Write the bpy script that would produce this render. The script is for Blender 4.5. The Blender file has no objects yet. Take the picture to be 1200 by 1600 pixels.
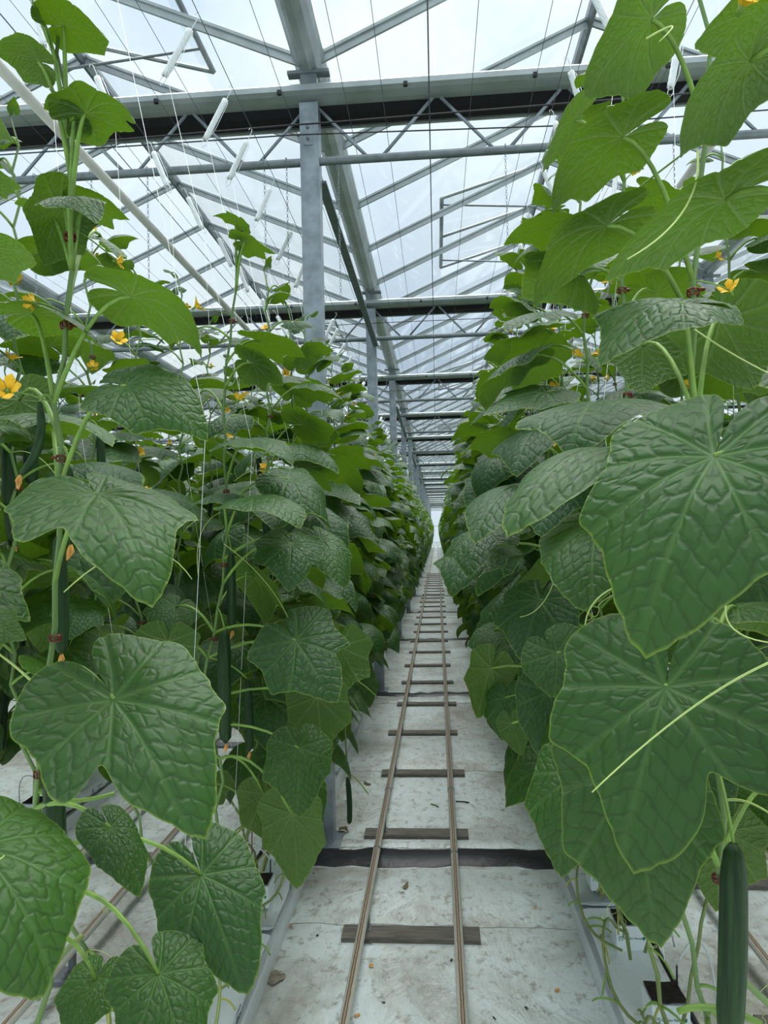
import bpy, math, random
import numpy as np
from mathutils import Matrix, Vector
C = bpy.context.scene
R = math.radians
rng = random.Random(7)

# ------------------------------------------------------------------ camera
F, HC = 1110.0, 1.86
def nz(v):
    v = np.asarray(v, float); return v / np.linalg.norm(v)
yc = nz((83, -29, -F))
zc = np.array((-.026, 1, 0.)); zc = nz(zc - zc.dot(yc) * yc)
xc = np.cross(yc, zc)
W2C = np.stack([xc, yc, zc], axis=1)
C2W = W2C.T
CAM = np.array((0, 0, HC))
cd = bpy.data.cameras.new('camera'); cam = bpy.data.objects.new('camera', cd)
C.collection.objects.link(cam)
cd.sensor_fit = 'VERTICAL'; cd.sensor_height = 36; cd.sensor_width = 27
cd.lens = 36 * F / 1600; cd.clip_start = .05; cd.clip_end = 500
mw = Matrix([list(C2W[i]) + [CAM[i]] for i in range(3)] + [[0, 0, 0, 1]])
cam.matrix_world = mw
C.camera = cam
def at(u, v, y):
    """world point seen at photo pixel (u, v) at distance y along the path"""
    d = C2W @ np.array(((u - 600) / F, -(v - 800) / F, -1.))
    return CAM + d * (y / d[1])

# ------------------------------------------------------------------ world, sun, exposure
C.view_settings.view_transform = 'Standard'; C.view_settings.look = 'None'
C.view_settings.exposure = 0.40; C.view_settings.gamma = 1; C.view_settings.use_curve_mapping = False
w = bpy.data.worlds.new('overcast_sky'); C.world = w; w.use_nodes = True
nt = w.node_tree; nt.nodes.clear()
def N(t, kind, **kw):
    n = t.nodes.new(kind)
    for k, v in kw.items(): setattr(n, k, v)
    return n
out = N(nt, 'ShaderNodeOutputWorld'); bg = N(nt, 'ShaderNodeBackground')
tc = N(nt, 'ShaderNodeTexCoord')
no = N(nt, 'ShaderNodeTexNoise'); no.inputs['Scale'].default_value = 2.6; no.inputs['Detail'].default_value = 5
no.inputs['Roughness'].default_value = .5
cr = N(nt, 'ShaderNodeValToRGB')
cr.color_ramp.elements[0].position = .36; cr.color_ramp.elements[0].color = (.50, .605, .755, 1)
cr.color_ramp.elements[1].position = .62; cr.color_ramp.elements[1].color = (.725, .795, .825, 1)
sx = N(nt, 'ShaderNodeSeparateXYZ')
mr = N(nt, 'ShaderNodeMapRange'); mr.inputs[1].default_value = 0; mr.inputs[2].default_value = 1
mr.inputs[3].default_value = .88; mr.inputs[4].default_value = 1.32     # overcast: the zenith is the brightest
mul = N(nt, 'ShaderNodeMix', data_type='RGBA', blend_type='MULTIPLY'); mul.inputs[0].default_value = 1
nt.links.new(tc.outputs['Generated'], no.inputs['Vector']); nt.links.new(no.outputs['Fac'], cr.inputs['Fac'])
nt.links.new(tc.outputs['Generated'], sx.inputs[0]); nt.links.new(sx.outputs['Z'], mr.inputs[0])
nt.links.new(cr.outputs['Color'], mul.inputs[6]); nt.links.new(mr.outputs[0], mul.inputs[7])
nt.links.new(mul.outputs[2], bg.inputs['Color']); bg.inputs['Strength'].default_value = 1.0
nt.links.new(bg.outputs[0], out.inputs[0])
sd = bpy.data.lights.new('sun', 'SUN'); sun = bpy.data.objects.new('sun', sd); C.collection.objects.link(sun)
sd.energy = 5.4; sd.angle = R(75); sd.color = (1, .985, .95)
sun.rotation_euler = (R(-16), R(6), 0); sun.location = (0, 0, 12)
C.cycles.max_bounces = 7; C.cycles.diffuse_bounces = 3; C.cycles.glossy_bounces = 2
C.cycles.transmission_bounces = 5; C.cycles.transparent_max_bounces = 12

# ------------------------------------------------------------------ materials
def mat(name):
    m = bpy.data.materials.new(name); m.use_nodes = True
    t = m.node_tree; t.nodes.clear()
    o = N(t, 'ShaderNodeOutputMaterial'); p = N(t, 'ShaderNodeBsdfPrincipled')
    t.links.new(p.outputs[0], o.inputs[0])
    return m, t, p, o
def plain(name, col, rough=.5, metal=0., var=.12, scale=8., bump=0., stretch=(1, 1, 1)):
    m, t, p, o = mat(name)
    c = N(t, 'ShaderNodeTexCoord'); mp = N(t, 'ShaderNodeMapping'); mp.inputs['Scale'].default_value = stretch
    n = N(t, 'ShaderNodeTexNoise'); n.inputs['Scale'].default_value = scale; n.inputs['Detail'].default_value = 4
    r = N(t, 'ShaderNodeValToRGB')
    r.color_ramp.elements[0].position = .3; r.color_ramp.elements[1].position = .7
    r.color_ramp.elements[0].color = tuple(x * (1 - var) for x in col) + (1,)
    r.color_ramp.elements[1].color = tuple(min(1, x * (1 + var)) for x in col) + (1,)
    t.links.new(c.outputs['Object'], mp.inputs[0]); t.links.new(mp.outputs[0], n.inputs['Vector'])
    t.links.new(n.outputs['Fac'], r.inputs[0]); t.links.new(r.outputs[0], p.inputs['Base Color'])
    p.inputs['Roughness'].default_value = rough; p.inputs['Metallic'].default_value = metal
    if bump:
        b = N(t, 'ShaderNodeBump'); b.inputs['Strength'].default_value = bump; b.inputs['Distance'].default_value = .01
        t.links.new(n.outputs['Fac'], b.inputs['Height']); t.links.new(b.outputs[0], p.inputs['Normal'])
    return m
M = {}
M['galv'] = plain('galvanised_steel', (.30, .34, .37), .45, .55, .22, 14)
M['galv_dark'] = plain('weathered_galvanised_steel', (.20, .23, .24), .5, .5, .2, 14)
M['alu'] = plain('aluminium', (.40, .44, .44), .38, .6, .14, 6)
M['alu_pale'] = plain('pale_aluminium', (.60, .64, .64), .4, .3, .08, 6)
M['black'] = plain('black_screen_cloth', (.006, .006, .007), .9, 0, .4, 20)
M['blackfilm'] = plain('black_ground_cloth', (.016, .017, .022), .38, 0, .5, 30, .3)
M['wire'] = plain('steel_wire', (.09, .10, .11), .5, .4)
M['cable'] = plain('black_cable', (.02, .02, .022), .6)
M['cord'] = plain('white_cord', (.90, .92, .92), .7, 0, .05, 60)
M['pipe'] = plain('cream_pipe', (.60, .59, .53), .5, 0, .12, 5, .05)
M['wood'] = plain('grey_weathered_wood', (.15, .135, .115), .85, 0, .4, 9, .5, (1, 12, 12))
M['steelgrey'] = plain('grey_painted_steel', (.17, .185, .20), .5, .3)
M['whitegutter'] = plain('white_coated_steel', (.66, .71, .72), .45, 0, .08, 4)
M['soil'] = plain('dark_peat', (.018, .012, .009), .95, 0, .7, 60, 1)
M['hose'] = plain('pale_grey_hose', (.62, .66, .67), .4, 0, .05)
M['blackplastic'] = plain('black_plastic', (.012, .012, .013), .35)
M['stake'] = plain('red_brown_stake', (.20, .07, .055), .6)
M['print'] = plain('dark_green_print', (.02, .17, .09), .6)
M['printgrey'] = plain('grey_green_print', (.04, .09, .10), .6)
M['clip'] = plain('dark_red_clip', (.13, .012, .009), .35, 0, .2)
M['flower'] = plain('yellow_petal', (.86, .50, .012), .6, 0, .12, 60)
M['wither'] = plain('withered_flower', (.62, .30, .08), .8, 0, .3, 60)
M['dryleaf'] = plain('dry_brown_leaf', (.13, .115, .055), .9, 0, .5, 25, .6)
M['drypale'] = plain('pale_dry_leaf', (.27, .24, .18), .9, 0, .3, 25, .4)
M['darkbit'] = plain('dark_scrap', (.03, .03, .02), .9)

def wrinkled(name, col, rough, sc, strength, dirt):
    m, t, p, o = mat(name)
    c = N(t, 'ShaderNodeTexCoord')
    def noise(scale, stretch=(1, 1, 1), detail=5, dist=0., rough_=.55):
        mp = N(t, 'ShaderNodeMapping'); mp.inputs['Scale'].default_value = stretch
        n = N(t, 'ShaderNodeTexNoise'); n.inputs['Scale'].default_value = scale
        n.inputs['Detail'].default_value = detail; n.inputs['Distortion'].default_value = dist
        n.inputs['Roughness'].default_value = rough_
        t.links.new(c.outputs['Object'], mp.inputs[0]); t.links.new(mp.outputs[0], n.inputs['Vector'])
        return n
    def ramp(n, p0, c0, p1, c1):
        r = N(t, 'ShaderNodeValToRGB'); r.color_ramp.elements[0].position = p0; r.color_ramp.elements[1].position = p1
        r.color_ramp.elements[0].color = c0; r.color_ramp.elements[1].color = c1
        t.links.new(n.outputs['Fac'], r.inputs[0]); return r
    def mix(f, a, b):
        x = N(t, 'ShaderNodeMix', data_type='RGBA')
        if isinstance(f, float): x.inputs[0].default_value = f
        else: t.links.new(f, x.inputs[0])
        for k, i in ((a, 6), (b, 7)):
            if isinstance(k, tuple): x.inputs[i].default_value = k
            else: t.links.new(k, x.inputs[i])
        return x.outputs[2]
    base = ramp(noise(3), .3, tuple(x * .93 for x in col) + (1,), .7, col + (1,)).outputs[0]
    if dirt:
        d1 = ramp(noise(1.1, (1, 1, 1), 9, .6, .68), .45, (0, 0, 0, 1), .68, (.9, .9, .9, 1)).outputs[0]
        base = mix(d1, base, (.30, .26, .20, 1))
        d2 = ramp(noise(17, (1, .8, 1), 8, 0, .72), .53, (0, 0, 0, 1), .66, (.85, .75, .75, 1)).outputs[0]
        base = mix(d2, base, (.24, .20, .16, 1))
        d3 = ramp(noise(75, (1, 1, 1), 2), .69, (0, 0, 0, 1), .74, (.8, .8, .8, 1)).outputs[0]
        base = mix(d3, base, (.10, .085, .07, 1))
    t.links.new(base, p.inputs['Base Color']); p.inputs['Roughness'].default_value = rough
    n1 = noise(sc, (1, .55, 1), 6, 1.6); n2 = noise(sc * 4, (1, .4, 1), 3, .8)
    ad = N(t, 'ShaderNodeMath', operation='MULTIPLY_ADD'); ad.inputs[1].default_value = .25
    t.links.new(n2.outputs['Fac'], ad.inputs[0]); t.links.new(n1.outputs['Fac'], ad.inputs[2])
    b = N(t, 'ShaderNodeBump'); b.inputs['Strength'].default_value = strength; b.inputs['Distance'].default_value = .03
    t.links.new(ad.outputs[0], b.inputs['Height']); t.links.new(b.outputs[0], p.inputs['Normal'])
    return m
M['film'] = wrinkled('white_ground_film', (.77, .83, .83), .30, 4.5, .8, True)
M['bag'] = wrinkled('white_grow_bag_film', (.74, .80, .81), .35, 9, .45, False)

# glass: a clear pane that mirrors a little
m, t, p, o = mat('greenhouse_glass'); t.nodes.remove(p)
tr = N(t, 'ShaderNodeBsdfTransparent'); gl = N(t, 'ShaderNodeBsdfGlossy'); gl.inputs['Roughness'].default_value = .06
tr.inputs['Color'].default_value = (.965, .985, .98, 1)
lw = N(t, 'ShaderNodeLayerWeight'); lw.inputs['Blend'].default_value = .5
pw = N(t, 'ShaderNodeMath', operation='POWER'); pw.inputs[1].default_value = 5; t.links.new(lw.outputs['Facing'], pw.inputs[0])
fr = N(t, 'ShaderNodeMath', operation='MULTIPLY_ADD'); fr.inputs[1].default_value = .6; fr.inputs[2].default_value = .02; t.links.new(pw.outputs[0], fr.inputs[0])
mx = N(t, 'ShaderNodeMixShader')
t.links.new(fr.outputs[0], mx.inputs[0]); t.links.new(tr.outputs[0], mx.inputs[1]); t.links.new(gl.outputs[0], mx.inputs[2])
t.links.new(mx.outputs[0], o.inputs[0]); M['glass'] = m

# pipe rail: cream paint with two rust lines worn along its crown
m, t, p, o = mat('worn_cream_rail')
c = N(t, 'ShaderNodeTexCoord'); s = N(t, 'ShaderNodeSeparateXYZ'); t.links.new(c.outputs['Object'], s.inputs[0])
nn = N(t, 'ShaderNodeTexNoise'); nn.inputs['Scale'].default_value = 30; nn.inputs['Detail'].default_value = 6
t.links.new(c.outputs['Object'], nn.inputs['Vector'])
ab = N(t, 'ShaderNodeMath', operation='ABSOLUTE'); t.links.new(s.outputs['X'], ab.inputs[0])
mm = N(t, 'ShaderNodeMath', operation='MULTIPLY_ADD'); mm.inputs[1].default_value = .005; t.links.new(nn.outputs['Fac'], mm.inputs[0])
t.links.new(ab.outputs[0], mm.inputs[2])
rp = N(t, 'ShaderNodeValToRGB'); e = rp.color_ramp.elements
sc_ = N(t, 'ShaderNodeMath', operation='MULTIPLY'); sc_.inputs[1].default_value = 1 / .03
t.links.new(mm.outputs[0], sc_.inputs[0]); t.links.new(sc_.outputs[0], rp.inputs[0])
e[0].position = 0; e[0].color = (.36, .27, .18, 1); e[1].position = .17; e[1].color = (.36, .27, .18, 1)
for pos, col in ((.20, (.10, .04, .02, 1)), (.30, (.17, .075, .04, 1)), (.36, (.50, .46, .37, 1)), (1., (.56, .54, .47, 1))):
    q = e.new(pos); q.color = col
up = N(t, 'ShaderNodeMath', operation='GREATER_THAN'); up.inputs[1].default_value = 0.
t.links.new(s.outputs['Z'], up.inputs[0])
xm = N(t, 'ShaderNodeMix', data_type='RGBA'); t.links.new(up.outputs[0], xm.inputs[0])
xm.inputs[6].default_value = (.52, .5, .44, 1); t.links.new(rp.outputs[0], xm.inputs[7])
t.links.new(xm.outputs[2], p.inputs['Base Color']); p.inputs['Roughness'].default_value = .5; M['rail'] = m

def leaf_mat(name, top, top2, under, trans, tw=.31, rough=.46):
    m, t, p, o = mat(name)
    at_ = N(t, 'ShaderNodeAttribute'); at_.attribute_name = 'lv'
    sp = N(t, 'ShaderNodeSeparateColor'); t.links.new(at_.outputs['Color'], sp.inputs[0])
    oi = N(t, 'ShaderNodeObjectInfo')
    rr = N(t, 'ShaderNodeMath', operation='ADD'); t.links.new(oi.outputs['Random'], rr.inputs[0]); t.links.new(sp.outputs[2], rr.inputs[1])
    fr_ = N(t, 'ShaderNodeMath', operation='FRACT'); t.links.new(rr.outputs[0], fr_.inputs[0])
    def mix(f, a, b):
        x = N(t, 'ShaderNodeMix', data_type='RGBA')
        if isinstance(f, float): x.inputs[0].default_value = f
        else: t.links.new(f, x.inputs[0])
        for k, i in ((a, 6), (b, 7)):
            if isinstance(k, tuple): x.inputs[i].default_value = k + (1,)
            else: t.links.new(k, x.inputs[i])
        return x.outputs[2]
    g = N(t, 'ShaderNodeNewGeometry')
    topc = mix(fr_.outputs[0], top, top2)
    vs = N(t, 'ShaderNodeMath', operation='MULTIPLY'); vs.inputs[1].default_value = .35; t.links.new(sp.outputs[0], vs.inputs[0])
    # vein net from leaf coordinates: (way along the nearest main vein, way off it)
    uv = N(t, 'ShaderNodeUVMap'); sxy = N(t, 'ShaderNodeSeparateXYZ'); t.links.new(uv.outputs[0], sxy.inputs[0])
    def ma(op, a, b=None, c=None, clamp=False):
        x = N(t, 'ShaderNodeMath', operation=op)
        for q, k in enumerate((a, b, c)):
            if k is None: continue
            if isinstance(k, (int, float)): x.inputs[q].default_value = k
            else: t.links.new(k, x.inputs[q])
        return x.outputs[0]
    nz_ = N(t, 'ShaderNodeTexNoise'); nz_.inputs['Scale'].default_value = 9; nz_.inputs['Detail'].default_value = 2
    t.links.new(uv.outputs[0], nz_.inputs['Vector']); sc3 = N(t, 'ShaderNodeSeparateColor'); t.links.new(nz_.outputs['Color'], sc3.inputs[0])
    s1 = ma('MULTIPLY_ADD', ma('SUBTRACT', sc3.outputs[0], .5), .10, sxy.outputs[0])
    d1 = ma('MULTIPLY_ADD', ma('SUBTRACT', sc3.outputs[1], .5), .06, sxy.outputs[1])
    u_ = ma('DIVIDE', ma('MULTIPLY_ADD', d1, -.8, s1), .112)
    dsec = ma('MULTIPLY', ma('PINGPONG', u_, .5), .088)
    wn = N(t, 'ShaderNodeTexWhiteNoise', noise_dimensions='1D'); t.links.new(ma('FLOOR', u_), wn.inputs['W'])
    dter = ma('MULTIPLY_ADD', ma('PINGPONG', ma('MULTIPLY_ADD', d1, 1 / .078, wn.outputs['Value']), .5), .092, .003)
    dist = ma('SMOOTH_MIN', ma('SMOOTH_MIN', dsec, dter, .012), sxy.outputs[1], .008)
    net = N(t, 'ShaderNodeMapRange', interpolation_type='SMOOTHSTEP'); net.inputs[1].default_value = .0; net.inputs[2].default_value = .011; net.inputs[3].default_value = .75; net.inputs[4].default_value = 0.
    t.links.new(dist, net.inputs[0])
    topc = mix(net.outputs[0], topc, tuple(x * .45 for x in top))  # darker vein lines: slight own tone plus groove shade painted into the colour
    topc = mix(vs.outputs[0], topc, (.16, .32, .09))
    undc = mix(vs.outputs[0], under, (.26, .36, .14))
    colr = mix(g.outputs['Backfacing'], topc, undc)
    ms = N(t, 'ShaderNodeMath', operation='MULTIPLY'); ms.inputs[1].default_value = .5; t.links.new(sp.outputs[1], ms.inputs[0])
    colr = mix(ms.outputs[0], colr, (.34, .46, .06))
    t.links.new(colr, p.inputs['Base Color'])
    p.inputs['Roughness'].default_value = rough; p.inputs['Specular IOR Level'].default_value = .45
    tl = N(t, 'ShaderNodeBsdfTranslucent')
    vt = mix(vs.outputs[0], trans, tuple(x * .45 for x in trans))
    t.links.new(vt, tl.inputs['Color'])
    mxs = N(t, 'ShaderNodeMixShader'); mxs.inputs[0].default_value = tw
    t.links.new(p.outputs[0], mxs.inputs[1]); t.links.new(tl.outputs[0], mxs.inputs[2]); t.links.new(mxs.outputs[0], o.inputs[0])
    cl = N(t, 'ShaderNodeMapRange', interpolation_type='SMOOTHSTEP'); cl.inputs[1].default_value = -.001; cl.inputs[2].default_value = .025
    t.links.new(dist, cl.inputs[0])
    b = N(t, 'ShaderNodeBump'); b.inputs['Strength'].default_value = .58; b.inputs['Distance'].default_value = .0026
    t.links.new(cl.outputs[0], b.inputs['Height']); t.links.new(b.outputs[0], p.inputs['Normal'])
    return m
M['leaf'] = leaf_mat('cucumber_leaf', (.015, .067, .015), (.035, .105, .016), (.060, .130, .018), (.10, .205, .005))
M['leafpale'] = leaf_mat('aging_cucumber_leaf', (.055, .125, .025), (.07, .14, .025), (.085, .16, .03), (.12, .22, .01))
def stem_mat(name, a, b, sc=3.):
    return plain(name, tuple((x + y) / 2 for x, y in zip(a, b)), .5, 0, .3, sc)
M['stem'] = stem_mat('green_stem', (.09, .18, .04), (.17, .27, .08))
M['petiole'] = stem_mat('pale_green_petiole', (.13, .25, .035), (.22, .36, .065))
M['oldstem'] = stem_mat('bare_lower_stem', (.13, .20, .05), (.24, .28, .09))
M['stub'] = stem_mat('yellowing_stub', (.36, .32, .05), (.30, .36, .08))
M['tendril'] = plain('pale_tendril', (.50, .62, .20), .5, 0, .1)
# cucumber skin: dark green with fine lengthwise ribs
m, t, p, o = mat('cucumber_skin')
c = N(t, 'ShaderNodeTexCoord'); mp = N(t, 'ShaderNodeMapping'); mp.inputs['Scale'].default_value = (120, 120, 6)
n = N(t, 'ShaderNodeTexNoise'); n.inputs['Scale'].default_value = 1; n.inputs['Detail'].default_value = 3
r = N(t, 'ShaderNodeValToRGB'); r.color_ramp.elements[0].position = .35; r.color_ramp.elements[1].position = .75
r.color_ramp.elements[0].color = (.007, .026, .007, 1); r.color_ramp.elements[1].color = (.028, .072, .018, 1)
t.links.new(c.outputs['Object'], mp.inputs[0]); t.links.new(mp.outputs[0], n.inputs['Vector'])
t.links.new(n.outputs['Fac'], r.inputs[0]); t.links.new(r.outputs[0], p.inputs['Base Color']); p.inputs['Roughness'].default_value = .5; p.inputs['Specular IOR Level'].default_value = .25
M['cuke'] = m

# ------------------------------------------------------------------ mesh helpers
class G:
    """collects polygons, then links them as ONE mesh object"""
    def __init__(s): s.v = []; s.l = []; s.t = []; s.m = []; s.s = []; s.c = []; s.u = []; s.n = 0
    def add(s, V, faces, mat=0, smooth=True, col=None, uv=None):
        V = np.asarray(V, float).reshape(-1, 3); k = len(V)
        s.v.append(V)
        for f in faces:
            f = np.asarray(f, int)
            if f.size == 0: continue
            s.l.append((f + s.n).ravel()); q = len(f)
            s.t.append(np.full(q, f.shape[1])); s.m.append(np.full(q, mat)); s.s.append(np.full(q, smooth))
        s.c.append(np.zeros((k, 4)) if col is None else col)
        s.u.append(V[:, :2] if uv is None else uv)
        s.n += k; return s
    def box(s, x0, x1, y0, y1, z0, z1, mat=0):
        V = [(x, y, z) for z in (z0, z1) for y in (y0, y1) for x in (x0, x1)]
        return s.add(V, [[(0, 2, 3, 1), (4, 5, 7, 6), (0, 1, 5, 4), (2, 6, 7, 3), (0, 4, 6, 2), (1, 3, 7, 5)]], mat, False)
    def ext(s, prof, a, b, axis='y', mat=0, smooth=False):
        """closed outline swept along an axis"""
        P = np.array(prof, float); n = len(P)
        def pl(c):
            o = np.zeros((n, 3))
            if axis == 'y': o[:, 0] = P[:, 0]; o[:, 1] = c; o[:, 2] = P[:, 1]
            else: o[:, 0] = c; o[:, 1] = P[:, 0]; o[:, 2] = P[:, 1]
            return o
        V = np.vstack([pl(a), pl(b)]); i = np.arange(n); j = (i + 1) % n
        return s.add(V, [np.stack([i, j, j + n, i + n], 1), [tuple(range(n))[::-1]], [tuple(range(n, 2 * n))]], mat, smooth)
    def tube(s, P, r, k=6, mat=0, caps=True, col=None):
        P = np.asarray(P, float); n = len(P); r = np.broadcast_to(np.asarray(r, float), (n,))
        T = np.gradient(P, axis=0); T /= np.linalg.norm(T, axis=1)[:, None] + 1e-12
        a = np.array((1., 0, 0)) if abs(T[0][0]) < .8 else np.array((0, 1., 0))
        ring = []
        ang = np.arange(k) * 2 * math.pi / k
        for q in range(n):
            a = a - a.dot(T[q]) * T[q]; a /= np.linalg.norm(a) + 1e-12; b = np.cross(T[q], a)
            ring.append(P[q] + r[q] * (np.cos(ang)[:, None] * a + np.sin(ang)[:, None] * b))
        V = np.vstack(ring); i = np.arange(k); j = (i + 1) % k
        fs = np.vstack([np.stack([i + q * k, j + q * k, j + (q + 1) * k, i + (q + 1) * k], 1) for q in range(n - 1)])
        F_ = [fs]
        if caps: F_ += [[tuple(range(k))[::-1]], [tuple(range((n - 1) * k, n * k))]]
        return s.add(V, F_, mat, True, None if col is None else np.tile(col, (len(V), 1)))
    def mesh(s, name, mats):
        me = bpy.data.meshes.new(name)
        V = np.vstack(s.v); L = np.concatenate(s.l); T = np.concatenate(s.t)
        me.vertices.add(len(V)); me.vertices.foreach_set('co', V.ravel())
        me.loops.add(len(L)); me.loops.foreach_set('vertex_index', L.astype(np.int32))
        me.polygons.add(len(T))
        me.polygons.foreach_set('loop_start', np.concatenate([[0], np.cumsum(T)[:-1]]).astype(np.int32))
        me.polygons.foreach_set('material_index', np.concatenate(s.m).astype(np.int32))
        me.polygons.foreach_set('use_smooth', np.concatenate(s.s).astype(bool))
        for q in (mats if isinstance(mats, (list, tuple)) else [mats]): me.materials.append(M[q])
        ca = np.vstack(s.c)
        if ca.any():
            A = me.attributes.new('lv', 'FLOAT_COLOR', 'POINT'); A.data.foreach_set('color', ca.ravel().astype(np.float32))
            uv = me.uv_layers.new(name='UVMap'); uv.data.foreach_set('uv', np.vstack(s.u)[L].ravel().astype(np.float32))
        me.update(calc_edges=True); me.validate()
        return me
    def obj(s, name, mats, parent=None, loc=None): return link(name, s.mesh(name, mats), parent, loc)
def link(name, data, parent=None, loc=None):
    o = bpy.data.objects.new(name, data); C.collection.objects.link(o)
    if parent is not None: o.parent = parent
    if loc is not None: o.location = loc
    return o
def tag(o, label=None, cat=None, group=None, kind=None):
    if label: o['label'] = label
    if cat: o['category'] = cat
    if group: o['group'] = group
    if kind: o['kind'] = kind
    return o
def thing(name, label, cat, loc=(0, 0, 0), group=None):
    return tag(link(name, None, None, loc), label, cat, group)
def lerp(a, b, t): return np.asarray(a, float) * (1 - t) + np.asarray(b, float) * t
def bez(a, b, c, n=7):
    a, b, c = (np.asarray(q, float) for q in (a, b, c)); t = np.linspace(0, 1, n)[:, None]
    return (1 - t) ** 2 * a + 2 * t * (1 - t) * b + t * t * c
ORD = 'first second third fourth fifth sixth seventh eighth ninth tenth eleventh twelfth'.split()

# ------------------------------------------------------------------ setting: floor, roof, walls
YB, YE = -3.0, 84.5
XW0, XW1 = -17.0, 15.6
fl = G(); fl.box(XW0, XW1, YB, YE, -.06, 0); tag(fl.obj('floor', 'film'), kind='structure')
GX, SPAN = -.72, 3.9
ZG, ZR = HC + 2.93, HC + 3.78
ceil_ = tag(link('ceiling', None), kind='structure')
gut = [GX + SPAN * k for k in range(-4, 5)]
def slope_pt(g, side, t, y, lift=0):
    return np.array((g + side * t * SPAN / 2, y, ZG + t * (ZR - ZG) + lift))
VENTS = [(GX, 1, 7.35 + 8.2 * k) for k in range(5)] + [(GX, -1, 3.15 + 8.2 * k) for k in range(5)]
def vent_at(g, side, y):
    return any(abs(g - a) < .1 and side == b and c - .1 <= y < c + 1.8 for a, b, c in VENTS)
far_pane = G(); far_bar = G()
slope_dir = (ZR - ZG) / (SPAN / 2)
sl = math.hypot(SPAN / 2, ZR - ZG); nxs, nzs = -(ZR - ZG) / sl, (SPAN / 2) / sl
bars_y = [4.28 + k for k in range(-6, 81)]
def bar_mesh():
    # glazing bar: a small tee, foot uppermost
    g = G()
    a = slope_pt(0, 1, .02, 0); b = slope_pt(0, 1, 1, 0)
    for hw, d0, d1 in ((.022, -.012, .006), (.009, -.055, -.012)):
        V = []
        for p in (a, b):
            for dy, dn in ((-hw, d0), (hw, d0), (hw, d1), (-hw, d1)):
                V.append((p[0] + nxs * dn, dy, p[2] + nzs * dn))
        g.add(V, [[(0, 1, 5, 4), (1, 2, 6, 5), (2, 3, 7, 6), (3, 0, 4, 7), (3, 2, 1, 0), (4, 5, 6, 7)]], 0, False)
    return g
def pane_geo(g, gx, side, y0, y1, t1=1., t0=.0):
    th = .004
    q = [slope_pt(gx, side, t0, y0), slope_pt(gx, side, t1, y0), slope_pt(gx, side, t1, y1), slope_pt(gx, side, t0, y1)]
    V = [p + np.array((side * nxs * d, 0, nzs * d)) for d in (.008, .008 + th) for p in q]
    g.add(V, [[(0, 1, 2, 3), (7, 6, 5, 4), (0, 4, 5, 1), (1, 5, 6, 2), (2, 6, 7, 3), (3, 7, 4, 0)]], 0, False)
bm_r = bar_mesh().mesh('glazing_bar', 'alu')
gl_ = bar_mesh(); gl_.v = [v * np.array((-1, 1, 1)) for v in gl_.v]; bm_l = gl_.mesh('glazing_bar', 'alu')
near_slopes = {(GX, 1), (GX, -1), (GX + SPAN, -1), (GX - SPAN, 1)}
pane_cache = {}
for gx in gut:
    for side in (1, -1):
        if (gx == gut[0] and side < 0) or (gx == gut[-1] and side > 0): continue
        near = any(abs(gx - a) < .1 and side == b for a, b in near_slopes)
        for y in bars_y:
            if near and 1 < y < 28:
                link('glazing_bar', bm_r if side > 0 else bm_l, ceil_, (gx, y, 0))
                v_ = vent_at(gx, side, y + .3)
                key = (side, v_)
                if key not in pane_cache:
                    g = G(); pane_geo(g, 0, side, .01, .99, .44 if v_ else 1.); pane_cache[key] = g.mesh('pane', 'glass')
                link('pane', pane_cache[key], ceil_, (gx, y, 0))
            else:
                src = bm_r if side > 0 else bm_l
                a = slope_pt(gx, side, .02, y); b = slope_pt(gx, side, 1, y)
                V = [p + np.array((0, dy, dz)) for p in (a, b) for dy, dz in ((-.02, -.05), (.02, -.05), (.02, 0), (-.02, 0))]
                far_bar.add(V, [[(0, 1, 5, 4), (1, 2, 6, 5), (2, 3, 7, 6), (3, 0, 4, 7)]], 0, False)
        if near:
            pane_geo(far_pane, gx, side, YB, 1.28); pane_geo(far_pane, gx, side, 28.28, YE)
        else: pane_geo(far_pane, gx, side, YB, YE)
tag(far_pane.obj('pane', 'glass', ceil_), kind='stuff'); tag(far_bar.obj('glazing_bar', 'alu', ceil_), kind='stuff')
for k, gx in enumerate(gut):
    # valley gutter: stepped aluminium channel, its keel hangs lowest
    pr = [(-.10, .055), (-.10, .02), (-.062, -.03), (-.030, -.045), (-.030, -.075), (.012, -.085), (.055, -.06), (.085, -.02), (.10, .02), (.10, .055), (.07, .03), (-.07, .03)]
    g = G(); g.ext([(a, ZG + b) for a, b in pr], YB, YE); g.obj('gutter', 'alu', ceil_, (gx, 0, 0))
    if k < len(gut) - 1:
        rx = gx + SPAN / 2
        g = G(); g.ext([(-.03, ZR + .03), (-.03, ZR - .03), (-.012, ZR - .075), (.012, ZR - .075), (.03, ZR - .03), (.03, ZR + .03)], YB, YE)
        g.obj('ridge_bar', 'galv_dark', ceil_, (rx, 0, 0))
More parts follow.
